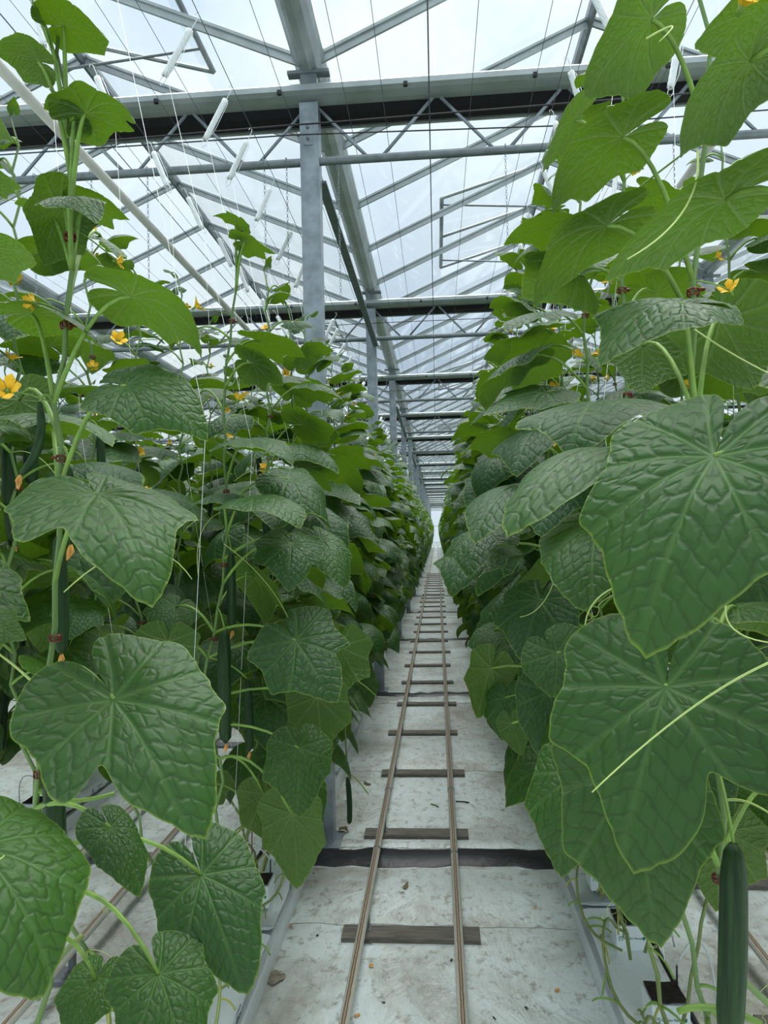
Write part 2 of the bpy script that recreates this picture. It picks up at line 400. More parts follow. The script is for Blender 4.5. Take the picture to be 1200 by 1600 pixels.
# walls of glass
def wall(name, axis, c, a, b, zt):
    root = tag(link(name, None), kind='structure')
    g = G()
    (g.box(a, b, c, c + .006, .5, zt) if axis == 'x' else g.box(c, c + .006, a, b, .5, zt)); tag(g.obj('pane', 'glass', root), kind='stuff')
    g = G(); n = int((b - a) / 2) + 1
    for i in range(n):
        p = a + (b - a) * i / (n - 1)
        (g.box(p - .04, p + .04, c - .05, c + .05, 0, zt) if axis == 'x' else g.box(c - .05, c + .05, p - .04, p + .04, 0, zt))
    for z in (.5, 2.4, zt - .05):
        (g.box(a, b, c - .04, c + .04, z - .04, z + .04) if axis == 'x' else g.box(c - .04, c + .04, a, b, z - .04, z + .04))
    tag(g.obj('frame', 'alu_pale', root), kind='stuff')
    g = G()
    (g.box(a, b, c - .03, c + .03, 0, .5) if axis == 'x' else g.box(c - .03, c + .03, a, b, 0, .5)); g.obj('panel', 'whitegutter', root)
wall('wall_back', 'x', YE, XW0, XW1, ZG); wall('wall_left', 'y', XW0, YB, YE, ZG); wall('wall_right', 'y', XW1, YB, YE, ZG)
wall('wall_front', 'x', YB, XW0, XW1, ZG)

# opening roof vents
for i, (gx, side, y) in enumerate(VENTS):
    where = 'right' if side > 0 else 'left'
    n_ = int((y - 3) / 8.2)
    r_ = thing('roof_vent', f'opened glass roof vent on the {where} slope, {ORD[n_]} along that slope', 'roof vent', (gx + side * .44 * SPAN / 2, y, ZG + .44 * (ZR - ZG)), 'roof vents')
    o3 = np.array(r_.location)
    LFT = .16
    def vp(t, yy): return slope_pt(gx, side, t, yy, LFT * (1 - t) / .56) - o3
    g = G(); V = [vp(.44, y), vp(1, y), vp(1, y + 1.96), vp(.44, y + 1.96)]; V = V + [p + np.array((0, 0, .004)) for p in V]
    g.add(V, [[(0, 1, 2, 3), (7, 6, 5, 4), (0, 4, 5, 1), (1, 5, 6, 2), (2, 6, 7, 3), (3, 7, 4, 0)]], 0, False); g.obj('pane', 'glass', r_)
    for a, b in ((.44, 1.96), (1., 1.96)):
        g = G(); g.tube([vp(a, y), vp(a, y + b)], .022, 4); g.obj('lower_rail' if a < .5 else 'hinge_rail', 'galv_dark', r_)
    for yy in (y, y + .98, y + 1.96):
        g = G(); g.tube([vp(.44, yy), vp(1, yy)], .018, 4); g.obj('side_bar', 'alu', r_)
    for yy in (y + .15, y + 1.7):
        g = G(); g.tube([vp(.44, yy), slope_pt(gx, side, .95, yy, -.35) - o3], .010, 6); g.obj('push_rod', 'galv_dark', r_)

# ------------------------------------------------------------------ trusses, columns, tie beams
TY = [4.28 + 4.06 * k for k in range(20)]
ZL = HC + 2.29
XT0, XT1 = XW0 + .3, XW1 - .3
D_m = None
def truss_meshes(x0, x1):
    d = {}
    g = G(); g.ext([(-.085, 2.692), (-.085, 2.725), (-.07, 2.74), (.03, 2.74), (.03, 2.655), (-.01, 2.66), (-.06, 2.675)], x0, x1, 'x'); d['top_beam'] = (g.mesh('top_beam', 'alu'),)
    g = G(); g.ext([(.032, 2.65), (.032, 2.74), (.19, 2.74), (.20, 2.64), (.18, 2.615), (.06, 2.615)], x0, x1, 'x'); d['folded_screen'] = (g.mesh('folded_screen', 'black'),)
    g = G(); g.tube([(x0, 0, 2.29), (x1, 0, 2.29)], .026, 8); d['lower_chord'] = (g.mesh('lower_chord', 'galv_dark'),)
    g = G(); g.box(x0, x1, .20, .222, 2.612, 2.635); d['screen_rail'] = (g.mesh('screen_rail', 'alu'),)
    return d
TM = truss_meshes(XT0, XT1)
g = G(); g.tube([(-.045, 0, 2.30), (-.36, 0, 2.64)], .011, 6); DA = g.mesh('diagonal', 'galv')
g = G(); g.tube([(.045, 0, 2.30), (.36, 0, 2.64)], .011, 6); DB = g.mesh('diagonal', 'galv')
g = G(); g.box(-.012, .012, -.092, -.07, 2.675, 2.70); CLIPM = g.mesh('screen_clip', 'blackplastic')
for i, y in enumerate(TY):
    if i < 6: lab = f'{ORD[i]} cross truss along the aisle, aluminium beam with folded black screen under it' if i else 'nearest cross truss, wide aluminium beam with folded black screen overhead'
    else: lab = 'distant cross truss beyond the sixth one down the aisle'
    t_ = thing('roof_truss', lab, 'truss', (0, y, HC), 'roof trusses')
    for nme, (me,) in TM.items():
        o = link(nme, me, t_, (0, 0, 0)); o.location.z = 0
    lim = 12.5 if i < 3 else 5.5 if i < 10 else 0
    for k in range(-20, 20):
        x = GX + .40 + .77 * k
        if XT0 + .5 < x < XT1 - .5 and abs(x) < lim and i < 8:
            link('diagonal', DA, t_, (x, 0, 0)); link('diagonal', DB, t_, (x, 0, 0))
        if i < 3 and abs(x) < 4: link('screen_clip', CLIPM, t_, (x + .2, 0, 0))
def ext_mesh(nm, prof, a, b, ax, m_):
    g = G(); g.ext(prof, a, b, ax); return g.mesh(nm, m_)
colm = G(); colm.ext([(-.058, -.05), (.058, -.05), (.058, .05), (-.058, .05)], 0, 1, 'y'); 
g = G(); g.box(-.058, .058, -.03, .07, 0, HC + 2.65); COL = g.mesh('shaft', 'galv')
g = G(); g.box(-.1, .1, -.1, .14, 0, .015); CBASE = g.mesh('base_plate', 'galv')
g = G(); g.box(-.035, .02, -.036, -.03, HC + 2.38, HC + 2.53); CPL = g.mesh('bolt_plate', 'galv')
g = G(); g.tube([(0, -.05, 0), (0, -.03, 0)], .011, 6); CBO = g.mesh('bolt', 'galv_dark')
g = G(); g.box(-.05, .05, -.02, .05, HC + 2.73, HC + 2.89); g.box(-.13, .13, -.03, .03, HC + 2.835, HC + 2.855); CBR = g.mesh('gutter_bracket', 'galv_dark')
g = G(); g.box(-.05, .05, .0, .05, HC + 2.5, HC + 2.66); CST = g.mesh('saddle', 'galv_dark')
for i, y in enumerate(TY):
    for k, gx in enumerate(gut):
        if k in (0, len(gut) - 1): continue
        main = abs(gx - GX) < .1
        if not (main or (k % 2 == 0 and i < 6)): 
            if i < 6: link('gutter_bracket', CBR, ceil_, (gx, y, 0))
            continue
        if main:
            lab = ('galvanised steel column rising from the left row, nearest to the camera' if i == 0 else
                   f'{ORD[i]} galvanised steel column along the left row' if i < 6 else 'distant galvanised steel column beyond the sixth along the left row')
        else:
            lab = f'galvanised steel column in the {ORD[abs(k - 4) // 2]} column line {"left" if gx < 0 else "right"} of the aisle'
        c_ = thing('steel_column', lab, 'column', (gx, y, 0), 'steel columns')
        link('shaft', COL, c_); link('base_plate', CBASE, c_); link('gutter_bracket', CBR, c_)
        if i < 3 and main:
            b_ = link('bolt_plate', CPL, c_); link('bolt', CBO, b_, (-.008, 0, HC + 2.42)); link('bolt', CBO, b_, (-.008, 0, HC + 2.49))
for k in (0, 2, 4, 6):
    g = G(); g.ext([(-.03, -.06), (.03, -.06), (.03, -.045), (-.015, -.045), (-.015, .05), (-.03, .05)], TY[k] + .07, TY[k + 1] - .03)
    tag(g.obj('tie_beam', 'galv_dark', None, (GX + .055, 0, ZL - .04)), f'dark steel tie beam running between the {ORD[k]} and {ORD[k + 1]} columns', 'beam', 'tie beams')

# overhead wires
def wire(x, z, r, label, group, y0=1.0, y1=YE - .1, m_='wire', name='support_wire'):
    g = G(); g.tube([(0, y0, 0), (0, y1, 0)], r, 4); tag(g.obj(name, m_, None, (x, 0, z)), label, 'wire', group)
ZW = HC + 2.0
LW = {'L1': -.86, 'L2': -1.40, 'R1': .60, 'R2': 1.03}
wire(LW['L1'], ZW, .0018, 'taut crop wire carrying white cord bobbins, left of the aisle', None)
wire(LW['L2'], ZW, .0018, 'taut crop wire over the far side of the left row', None)
wire(LW['R1'], ZW, .0018, 'taut crop wire carrying white cord bobbins, right of the aisle', None)
wire(LW['R2'], ZW, .0018, 'taut crop wire over the far side of the right row', None)
for i in range(26):
    x = -5.6 + i * .36 + (.1 if i % 3 else -.05)
    wire(x, HC + 2.49 + .04 * (i % 2), .0017, 'thin straight screen wire running lengthwise under the roof', 'lengthwise screen wires', 1.0, YE - .2)
for x, z in ((.02, 2.58), (-2.1, 2.62)):
    wire(x, HC + z, .004, f'thicker dark pull wire lengthwise under the roof, {"over the aisle" if x > -1 else "over the second aisle on the left"}', None, name='pull_wire')
def cable(pts, r, label, m_='cable', name='black_cable', cat='cable', group=None):
    pts = np.array(pts, float); o_ = pts[0].copy()
    g = G(); g.tube(pts - o_, r, 6); return tag(g.obj(name, m_, None, o_), label, cat, group)
cable([(-6, 4.16, HC + 2.37), (-.8, 4.16, HC + 2.46), (-.6, 4.16, HC + 2.46), (6, 4.16, HC + 2.55)], .005, 'black cable slung across the nearest truss, upper of two')
cable([(-6, 4.18, HC + 2.40), (-.8, 4.18, HC + 2.41), (.8, 4.18, HC + 2.36), (6, 4.18, HC + 2.42)], .004, 'black cable slung across the nearest truss, lower of two')
for i in range(1, 5):
    y = TY[i] - .1
    cable([(-6, y, HC + 2.37), (-.8, y, HC + 2.45), (6, y, HC + 2.43)], .004, f'black cable slung across the {ORD[i]} truss')
# growing pipes overhead
for x, wh in ((-1.755, 'left'), (1.46, 'right')):
    g = G(); g.tube([(0, 1.2, 0), (0, YE - 1, 0)], .026, 12)
    tag(g.obj('growing_pipe', 'pipe', None, (x, 0, HC + 1.96)), f'long cream overhead pipe running down the {wh} side above the crop', 'pipe')
# chains hanging from the lower chords
def torus(R0, r0, sx_, k=8, q=4):
    V = []
    for a in range(k):
        A = 2 * math.pi * a / k
        for b in range(q):
            B = 2 * math.pi * b / q
            V.append(((R0 + r0 * math.cos(B)) * math.cos(A) * sx_, r0 * math.sin(B), (R0 + r0 * math.cos(B)) * math.sin(A)))
    f = [(a * q + b, a * q + (b + 1) % q, ((a + 1) % k) * q + (b + 1) % q, ((a + 1) % k) * q + b) for a in range(k) for b in range(q)]
    return np.array(V), f
lv_, lf_ = torus(.011, .0016, .62)
lr_ = lv_[:, [1, 0, 2]] * np.array((1, -1, 1))
chain_me = G()
for k in range(44):
    chain_me.add((lv_ if k % 2 else lr_) + np.array((0, 0, -.03 - .0185 * k)), [lf_], 0)
CH = chain_me.mesh('link', 'galv')
g = G(); g.tube([(0, 0, .0), (0, .0, -.03)], .004, 5); g.tube([(.0, .03, .0), (.0, .02, .027), (0, 0, .034), (0, -.02, .027), (0, -.03, 0)], .003, 5); CHK = g.mesh('hook', 'galv')
for j, y in enumerate(TY[:4]):
    for x, wh in ((-2.49, 'over the third crop line on the left'), (-2.12, 'over the second aisle, left chain of a pair'), (-1.755, 'beside the cream pipe on the left'), (-1.01, 'between the cream pipe and the column'), (-.87, 'just left of the column'), (-.55, 'just right of the column'), (.47, 'over the right row'), (1.46, 'beside the cream pipe on the right')):
        c_ = thing('chain', f'thin chain on the {"nearest" if j == 0 else ORD[j]} truss {wh}', 'chain', (x, y, ZL))
        tag(link('link', CH, c_), kind='stuff'); link('hook', CHK, c_)

# ------------------------------------------------------------------ rails, sleepers, ground strips
PC = -.165
ZRAIL, RR = .11, .0195
PATHS = [(PC, 'the middle aisle'), (PC - 1.645, 'the next aisle on the left'), (PC + 1.645, 'the next aisle on the right')]
for cx, wh in PATHS:
    for s_ in (-1, 1):
        r_ = thing('pipe_rail', f'{"left" if s_ < 0 else "right"} rust-streaked cream pipe rail of {wh}', 'rail', (cx + s_ * .212, 0, ZRAIL))
        g = G(); g.tube([(0, 1.0, 0), (0, YE - .6, 0)], RR, 14); g.obj('pipe', 'rail', r_)
        for y in ((3.95, 4.85) if s_ < 0 else (3.9, 4.85, 7.2)):
            if cx == PC:
                g = G(); g.tube([(0, -.006, 0), (0, .006, 0)], RR + .003, 14); g.obj('weld_ring', 'steelgrey', r_, (0, y, 0))
def ground_plank(cx, y, wdt, lab, m_, grp=None, uprights=True):
    s_ = thing('rail_sleeper', lab, 'sleeper', (cx, y, 0), grp)
    j = rng.uniform(-.02, .02)
    g = G(); g.ext([(-.055, .001), (.055, .001), (.055, .02), (.045, .026), (-.045, .026), (-.055, .02)], -wdt + j, wdt + j, 'x'); g.obj('plank', m_, s_)
    if uprights:
        for q in (-1, 1):
            g = G(); g.box(-.012, .012, -.012, .012, .026, ZRAIL - RR + .003); g.box(-.02, .02, -.03, .03, .024, .03); g.obj('rail_support', 'steelgrey', s_, (q * .212, .02, 0))
ys = [3.31 + 1.085 * k for k in range(26)]
for k, y in enumerate(ys):
    ground_plank(PC + .004, y, .315, (f'{ORD[k]} grey wooden sleeper under the middle rails, counted from the camera' if k < 9 else 'distant grey wooden sleeper under the middle rails'), 'wood', 'sleepers under the middle rails')
for k in range(8):
    ground_plank(PC - 1.645, 2.95 + 1.085 * k, .36, f'grey steel cross member under the left aisle rails, {ORD[k]} from the camera', 'steelgrey', 'cross members of the left aisle')
    ground_plank(PC + 1.645, 2.75 + 1.085 * k, .36, f'grey wooden sleeper under the right aisle rails, {ORD[k]} from the camera', 'wood', 'sleepers of the right aisle')
def sheet(x0, x1, y0, y1, dz, m_, name, label, cat, seed, wob=.02, n=16):
    rr = random.Random(seed); o3 = np.array(((x0 + x1) / 2, (y0 + y1) / 2, 0))
    V = []
    for i in range(n + 1):
        t = i / n; x = x0 + (x1 - x0) * t
        a = y0 + rr.uniform(-wob, wob) * .5; b = y1 + rr.uniform(-wob, wob) * .5
        zz = dz + rr.uniform(0, .004)
        V += [(x, a, .002), (x, a + .008, zz), (x, b - .008, zz + rr.uniform(0, .003)), (x, b, .002)]
    f = [(4 * i + q, 4 * i + q + 4, 4 * i + q + 5, 4 * i + q + 1) for i in range(n) for q in range(3)]
    g = G(); g.add(np.array(V) - o3, [f], 0, True)
    return tag(g.obj(name, m_, None, o3), label, cat)
sheet(-.80, .66, 3.99, 4.20, .006, 'blackfilm', 'ground_strip', 'wide strip of black ground cloth across the aisle by the nearest column', 'ground cloth', 1, .04)
for i, y in enumerate(TY[1:7]):
    sheet(-.74, .60, y - .30, y - .12, .006, 'blackfilm', 'ground_strip', f'black ground cloth strip across the aisle by the {ORD[i + 1]} column', 'ground cloth', 2 + i, .08)
    ya = max(q for q in ys if q + .08 < y - .35) + .08
    sheet(-.74, .60, ya, ya + .25 if ya + .25 < y - .32 else y - .32, .008, 'film', 'film_overlap', f'overlapping white film edge just before the {ORD[i + 1]} black strip', 'film', 12 + i, .03)
for i, (y0, y1, wh) in enumerate(((3.40, 3.96, 'in front of the nearest black strip'), (4.22, 4.33, 'just behind the nearest black strip'), (2.55, 2.70, 'nearest the camera'), (5.56, 6.4, 'between the third and fourth sleepers'))):
    sheet(-.76, .60, y0, y1, .004, 'film', 'film_overlap', f'raised white film edge across the aisle {wh}', 'film', 40 + i, .02)


# ------------------------------------------------------------------ beds: gutters, grow bags, rockwool cubes
BEDS = {'left': (-.875, -1), 'right': (.72, 1), 'second left': (-2.52, -1), 'second right': (2.365, 1)}
WHB = {'left': 'left of the aisle', 'right': 'right of the aisle', 'second left': 'beyond the next left aisle', 'second right': 'beyond the next right aisle'}
for b, (bx, sd_) in BEDS.items():
    g = G(); g.ext([(-.125, .002), (.125, .002), (.125, .085), (.118, .085), (.118, .07), (-.118, .07), (-.118, .085), (-.125, .085)], .9, YE - 1.5)
    tag(g.obj('growing_gutter', 'whitegutter', None, (bx, 0, 0)), f'long white metal growing gutter on the ground {WHB[b]}', 'gutter')
def bag_mesh():
    g = G(); n = 9; k = 14; V = []
    rr = random.Random(5)
    for i in range(n):
        t = i / (n - 1); y = -.48 + .96 * t
        e_ = min(1, .25 + 3.2 * min(t, 1 - t))
        for j in range(k):
            a = 2 * math.pi * j / k
            ca, sa = math.cos(a), math.sin(a)
            x = .105 * math.copysign(abs(ca) ** .55, ca); z = .038 * math.copysign(abs(sa) ** .6, sa) * e_ + .112
            V.append((x + rr.uniform(-.003, .003), y, max(.0735, z + rr.uniform(-.003, .003))))
    f = [(i * k + j, i * k + (j + 1) % k, (i + 1) * k + (j + 1) % k, (i + 1) * k + j) for i in range(n - 1) for j in range(k)]
    g.add(V, [f, [tuple(range(k))], [tuple(range((n - 1) * k, n * k))[::-1]]], 0, True); return g.mesh('film', 'bag')
BAG = bag_mesh()
def text(s, size, m_, parent, loc, rot, name='printed_label', ext_=.0004):
    key = (s, size, m_)
    if key not in TXT:
        cu = bpy.data.curves.new(name, 'FONT'); cu.body = s; cu.size = size; cu.extrude = ext_
        cu.align_x = 'CENTER'; cu.align_y = 'CENTER'; cu.resolution_u = 2
        tmp = link('lettering', cu); bpy.context.view_layer.update()
        me = bpy.data.meshes.new_from_object(tmp.evaluated_get(bpy.context.evaluated_depsgraph_get()))
        bpy.data.objects.remove(tmp); bpy.data.curves.remove(cu)
        me.name = name; me.materials.clear(); me.materials.append(M[m_]); TXT[key] = me
    o = link(name, TXT[key], parent, loc); o.rotation_euler = rot; return o
TXT = {}
CW = .062
g = G(); g.ext([(-CW, 0), (CW, 0), (CW, .098), (-CW, .098)], -CW, CW, 'x', 0); CUBE = g.mesh('wrapper', 'bag')
g = G(); n = 6; V = []
for i in range(n):
    for j in range(n):
        V.append((-CW + .004 + (2 * CW - .008) * i / (n - 1), -CW + .004 + (2 * CW - .008) * j / (n - 1), .100 + rng.uniform(0, .007)))
g.add(V, [[(i * n + j, (i + 1) * n + j, (i + 1) * n + j + 1, i * n + j + 1) for i in range(n - 1) for j in range(n - 1)]], 0, False); PEAT = g.mesh('peat', 'soil')
LOGO = G()
for a in ((-.008, .008, .006, .008), (-.008, -.006, -.008, .006), (.006, .008, -.008, .006), (-.008, -.003, -.008, -.005), (.003, .008, -.008, -.005)):
    LOGO.box(a[0], a[1], -.0006, 0, a[2], a[3])
LOGO.add([(-.005, -.0006, 0), (0, -.0006, .005), (.005, -.0006, 0), (.003, -.0006, -.001), (0, -.0006, .002), (-.003, -.0006, -.001)], [[(0, 1, 4, 5), (1, 2, 3, 4)]], 0, False)
LOGO = LOGO.mesh('printed_emblem', 'print')
SHI = G(); SHI.add([(-.006, -.0006, .007), (.006, -.0006, .007), (.006, -.0006, -.001), (0, -.0006, -.008), (-.006, -.0006, -.001)], [[(0, 1, 2, 3, 4)]], 0, False); SHI = SHI.mesh('printed_shield', 'print')
for b, (bx, sd_) in BEDS.items():
    nb = 14 if 'second' not in b else 7
    for k in range(nb):
        y = 1.85 + 1.02 * k - (.25 if b == 'left' else 0.)
        bg_ = thing('grow_bag', f'white grow bag {WHB[b]}, {str(ORD[k]) + " from the camera" if k < 12 else "far down the row"}', 'grow bag', (bx, y, .0), 'grow bags ' + WHB[b])
        link('film', BAG, bg_)
        if k < 4:
            s_ = -sd_
            [text('IN THE FINEST GRODAN', .0135, 'printgrey', bg_, (.0, q_, .1512), (0, 0, 0)) for q_ in (-.28, .2)]
            text('8', .05, 'printgrey', bg_, (s_ * .1055, -.12, .112), (R(90), 0, R(90) * s_))
            for q in range(3): text('growing slab', .012, 'printgrey', bg_, (s_ * .1055, -.02, .125 - .014 * q), (R(90), 0, R(90) * s_))
    for k in range(14 if 'second' not in b else 8):
        y = (2.55 if b == 'right' else 2.35) + .48 * (k - 1)
        c_ = thing('rockwool_cube', f'white rockwool cube with dark top, {ORD[k] + " from the camera" if k < 12 else "far off"} {WHB[b]}', 'rockwool cube', (bx + (.02 if b == 'right' else 0), y, .151), 'rockwool cubes ' + WHB[b])
        link('wrapper', CUBE, c_); link('peat', PEAT, c_)
        if k < 5:
            link('printed_emblem', LOGO, c_, (-.045, -CW, .05)); link('printed_shield', SHI, c_, (.046, -CW, .05))
            text('Grodan', .0125, 'print', c_, (-.0155, -CW - .0004, .0505), (R(90), 0, 0)); text('Plantop', .0108, 'printgrey', c_, (.024, -CW - .0004, .0505), (R(90), 0, 0))
        if k < 7:
            g = G(); P = bez((.05, .03, 0), (.05, .03, .12), (.052, .03, .18)); g.tube(P, .0035, 6)
            d_ = thing('dripper_stake', f'black dripper stake with pale hose in the {ORD[k]} cube {WHB[b]}', 'dripper', (bx + (.02 if b == 'right' else 0), y, .151))
            g.obj('stake', 'blackplastic', d_)
            h0 = np.array((.052, .03, .18)); h2 = np.array((sd_ * .24, .16 + .1 * rng.random(), -.12))
            h1 = np.array((sd_ * (.12 + .1 * rng.random()), .02, .36 + .12 * rng.random()))
            g = G(); g.tube(bez(h0, h1, h2, 12), .0042, 6); g.obj('hose', 'hose', d_)
            if k % 2 == 0 and 'second' not in b:
                g = G(); g.tube([(0, 0, 0), (.01, 0, .45)], .0028, 5)
                tag(g.obj('marker_rod', 'stake', None, (bx + .085, y + .04, .252)), f'thin red-brown rod stuck beside the {ORD[k]} cube {WHB[b]}', 'rod')
    g = G(); g.tube([(0, 1.2, 0), (0, 40, 0)], .011, 8); tag(g.obj('drip_line', 'blackplastic', None, (bx + sd_ * .15, 0, .09)), f'black irrigation pipe along the bed {WHB[b]}', 'pipe')

# ------------------------------------------------------------------ leaves
def leaf_flat(nr, nth, seed, lobe=1., notch=(), elong=1.):
    rr = np.random.RandomState(seed)
    ctl_t = [0, 4, 10, 20, 32, 44, 52, 62, 78, 92, 104, 116, 130, 146, 160, 170, 177]
    ctl_r = [1., .945, .86, .745, .66, .665, .705, .63, .545, .545, .58, .54, .505, .475, .43, .35, .15]
    th = np.linspace(-177, 177, nth); a = np.abs(th)
    r = np.interp(a, ctl_t, ctl_r)
    if nth > 40: k = np.hanning(max(5, nth // 26)); k /= k.sum(); r = np.where(a > 8, np.convolve(np.pad(r, len(k) // 2, mode='edge'), k, 'valid')[:nth], r)
    base = np.interp(a, [0, 60, 120, 177], [.92, .64, .53, .3]); r = base + (r - base) * lobe if lobe != 1 else r
    r = r * (1 + .045 * np.sin(np.radians(th) * 2 + rr.uniform(0, 6)) + .03 * np.sin(np.radians(th) * 5 + rr.uniform(0, 6)))
    for t0, dpt, wd in notch: r -= dpt * np.exp(-((th - t0) / wd) ** 2)
    if nth >= 90: r *= 1 + .014 * np.abs(np.sin(np.radians(th) * 17 + 1.2 * np.sin(np.radians(th) * 5))) * (a > 4) - .006
    tr_ = np.radians(th)
    f = np.linspace(0, 1, nr + 1)[1:] ** .85
    X = np.concatenate([[0], (f[:, None] * r * np.cos(tr_) * elong).ravel()]); Y = np.concatenate([[0], (f[:, None] * r * np.sin(tr_)).ravel()])
    rho = np.hypot(X, Y); ang = np.degrees(np.arctan2(Y, X))
    ang = ang * (1 - .10 * rho)                      # veins bow toward the margin
    prim = np.array([-148, -108, -70, -36, 0, 36, 70, 108, 148]) + rr.uniform(-4, 4, 9)
    dif = ang[:, None] - prim; kk = np.abs(dif).argmin(1); dd = np.radians(dif[np.arange(len(dif)), kk])
    d = rho * np.sin(dd); s = rho * np.cos(dd)
    ph = rr.uniform(0, 6.28, 8)
    w1 = .008 * (np.sin(23 * X + ph[0] + 3 * np.sin(9 * Y + ph[1])) + np.sin(27 * Y + ph[2] + 3 * np.sin(8 * X + ph[3])))
    main = np.exp(-(d / (.010 + .012 * (1 - np.clip(rho, 0, 1)))) ** 2)
    H = -.012 * main * np.clip(rho * 5, 0, 1) + .35 * w1 * rho
    vein = np.exp(-(d / (.0055 + .010 * (1 - np.clip(rho, 0, 1)))) ** 2)
    fr_ = np.concatenate([[0], np.repeat(f, nth)])
    marg = np.clip((fr_ - .98) / .02, 0, 1) if nr >= 20 else np.clip((fr_ - .99) * 100, 0, 1) * (.3 if nr > 8 else .12)
    if nr < 8: vein *= .3
    col = np.stack([vein, marg, np.full_like(vein, 0), np.ones_like(vein)], 1)
    i = np.arange(nth - 1)
    tri = np.stack([np.zeros(nth - 1, int), 1 + i, 2 + i], 1)
    q = np.vstack([np.zeros((0, 4), int)] + [np.stack([1 + k * nth + i, 1 + (k + 1) * nth + i, 2 + (k + 1) * nth + i, 2 + k * nth + i], 1) for k in range(nr - 1)])
    return X, Y, H, col, (tri, q), np.stack([s, np.abs(d)], 1), fr_
def leaf_shape(flat, kx, ky, wave, seed, wid=1., cup=0., chord=True):
    X, Y, H, col, fc, uv, fr_ = flat
    rr = np.random.RandomState(seed); Y = Y * wid
    a = np.arctan2(Y, X); rho = np.hypot(X, Y)
    z = H + wave * rho ** 2 * np.sin(3 * a + rr.uniform(0, 6)) * fr_ + .5 * wave * rho ** 2 * np.sin(7 * a + rr.uniform(0, 6)) * fr_ + cup * rho ** 2
    z = z - .05 * np.exp(-(rho / .16) ** 2)           # the blade dips where the stalk joins
    ky_ = ky if abs(ky) > 1e-3 else 1e-3
    Rr = 1 / ky_; b = Y * ky_
    Y2 = (Rr + z) * np.sin(b); z2 = (Rr + z) * np.cos(b) - Rr
    kx_ = np.where(X > 0, kx, kx * .55) + 1e-4
    Rr = 1 / kx_; b = X * kx_
    X3 = (Rr + z2) * np.sin(b); z3 = (Rr + z2) * np.cos(b) - Rr
    V = np.stack([X3, Y2, z3], 1); V -= V[0]
    if chord:
        tip = V[np.argmax(X - 3 * np.abs(Y))]
        an = math.atan2(tip[2], tip[0]); c_, s_ = math.cos(an), math.sin(an)
        V = V @ np.array(((c_, 0, -s_), (0, 1, 0), (s_, 0, c_))) / math.hypot(tip[0], tip[2])
    return V
def add_leaf(g, flat, V, mat_=0, rnd=0.):
    col = flat[3].copy(); col[:, 2] = rnd
    g.add(V, flat[4], mat_, True, col, flat[5])
def basis(P0, P1, nh):
    P0 = np.asarray(P0, float); x = np.asarray(P1, float) - P0; L = np.linalg.norm(x); x = x / L
    z = np.asarray(nh, float); z = nz(z - z.dot(x) * x); y = np.cross(z, x)
    return np.stack([x, y, z], 1), L, P0
def mat4(B, L, P):
    return Matrix([[B[i][0] * L, B[i][1] * L, B[i][2] * L, P[i]] for i in range(3)] + [[0, 0, 0, 1]])
FLAT_HI = [leaf_flat(38, 161, s, lb, nt_, el) for s, lb, nt_, el in ((1, 1.15, (), 1), (2, .8, (), 1.05), (3, 1.3, ((38, .10, 9),), 1), (4, .6, (), 1.12), (5, 1.2, ((-36, .08, 9),), .98))]
FLAT_MID = [leaf_flat(10, 45, 10 + s, lb) for s, lb in enumerate((1.1, .8, 1.3, .7))]
FLAT_LOW = [leaf_flat(4, 15, 20 + s, 1.1) for s in range(3)]
FLAT_FLAT = [leaf_flat(1, 9, 40 + s, 1.1) for s in range(2)]
FLAT_TINY = [leaf_flat(2, 9, 30 + s, 1.1) for s in range(2)]
def pool(flats, n, seed, name):
    r_ = []; rs = random.Random(seed)
    for i in range(n):
        fl_ = flats[i % len(flats)]
        V = leaf_shape(fl_, rs.uniform(.5, 1.7), rs.uniform(.3, 1.7), rs.uniform(.04, .13), seed + i, rs.uniform(.92, 1.1))
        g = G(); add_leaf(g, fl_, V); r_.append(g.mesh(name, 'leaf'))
    return r_
FLAT_NEAR = [leaf_flat(22, 97, s, lb, nt_, el) for s, lb, nt_, el in ((1, 1.15, (), 1), (2, .8, (), 1.05), (3, 1.3, ((38, .10, 9),), 1), (4, .6, (), 1.12), (5, 1.2, ((-36, .08, 9),), .98))]
POOL_HI = pool(FLAT_NEAR, 10, 100, 'leaf'); POOL_MID = pool(FLAT_MID, 12, 200, 'leaf')
for me in POOL_MID[:2]: pass
PALE_HI = []
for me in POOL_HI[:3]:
    q = me.copy(); q.materials.clear(); q.materials.append(M['leafpale']); PALE_HI.append(q)

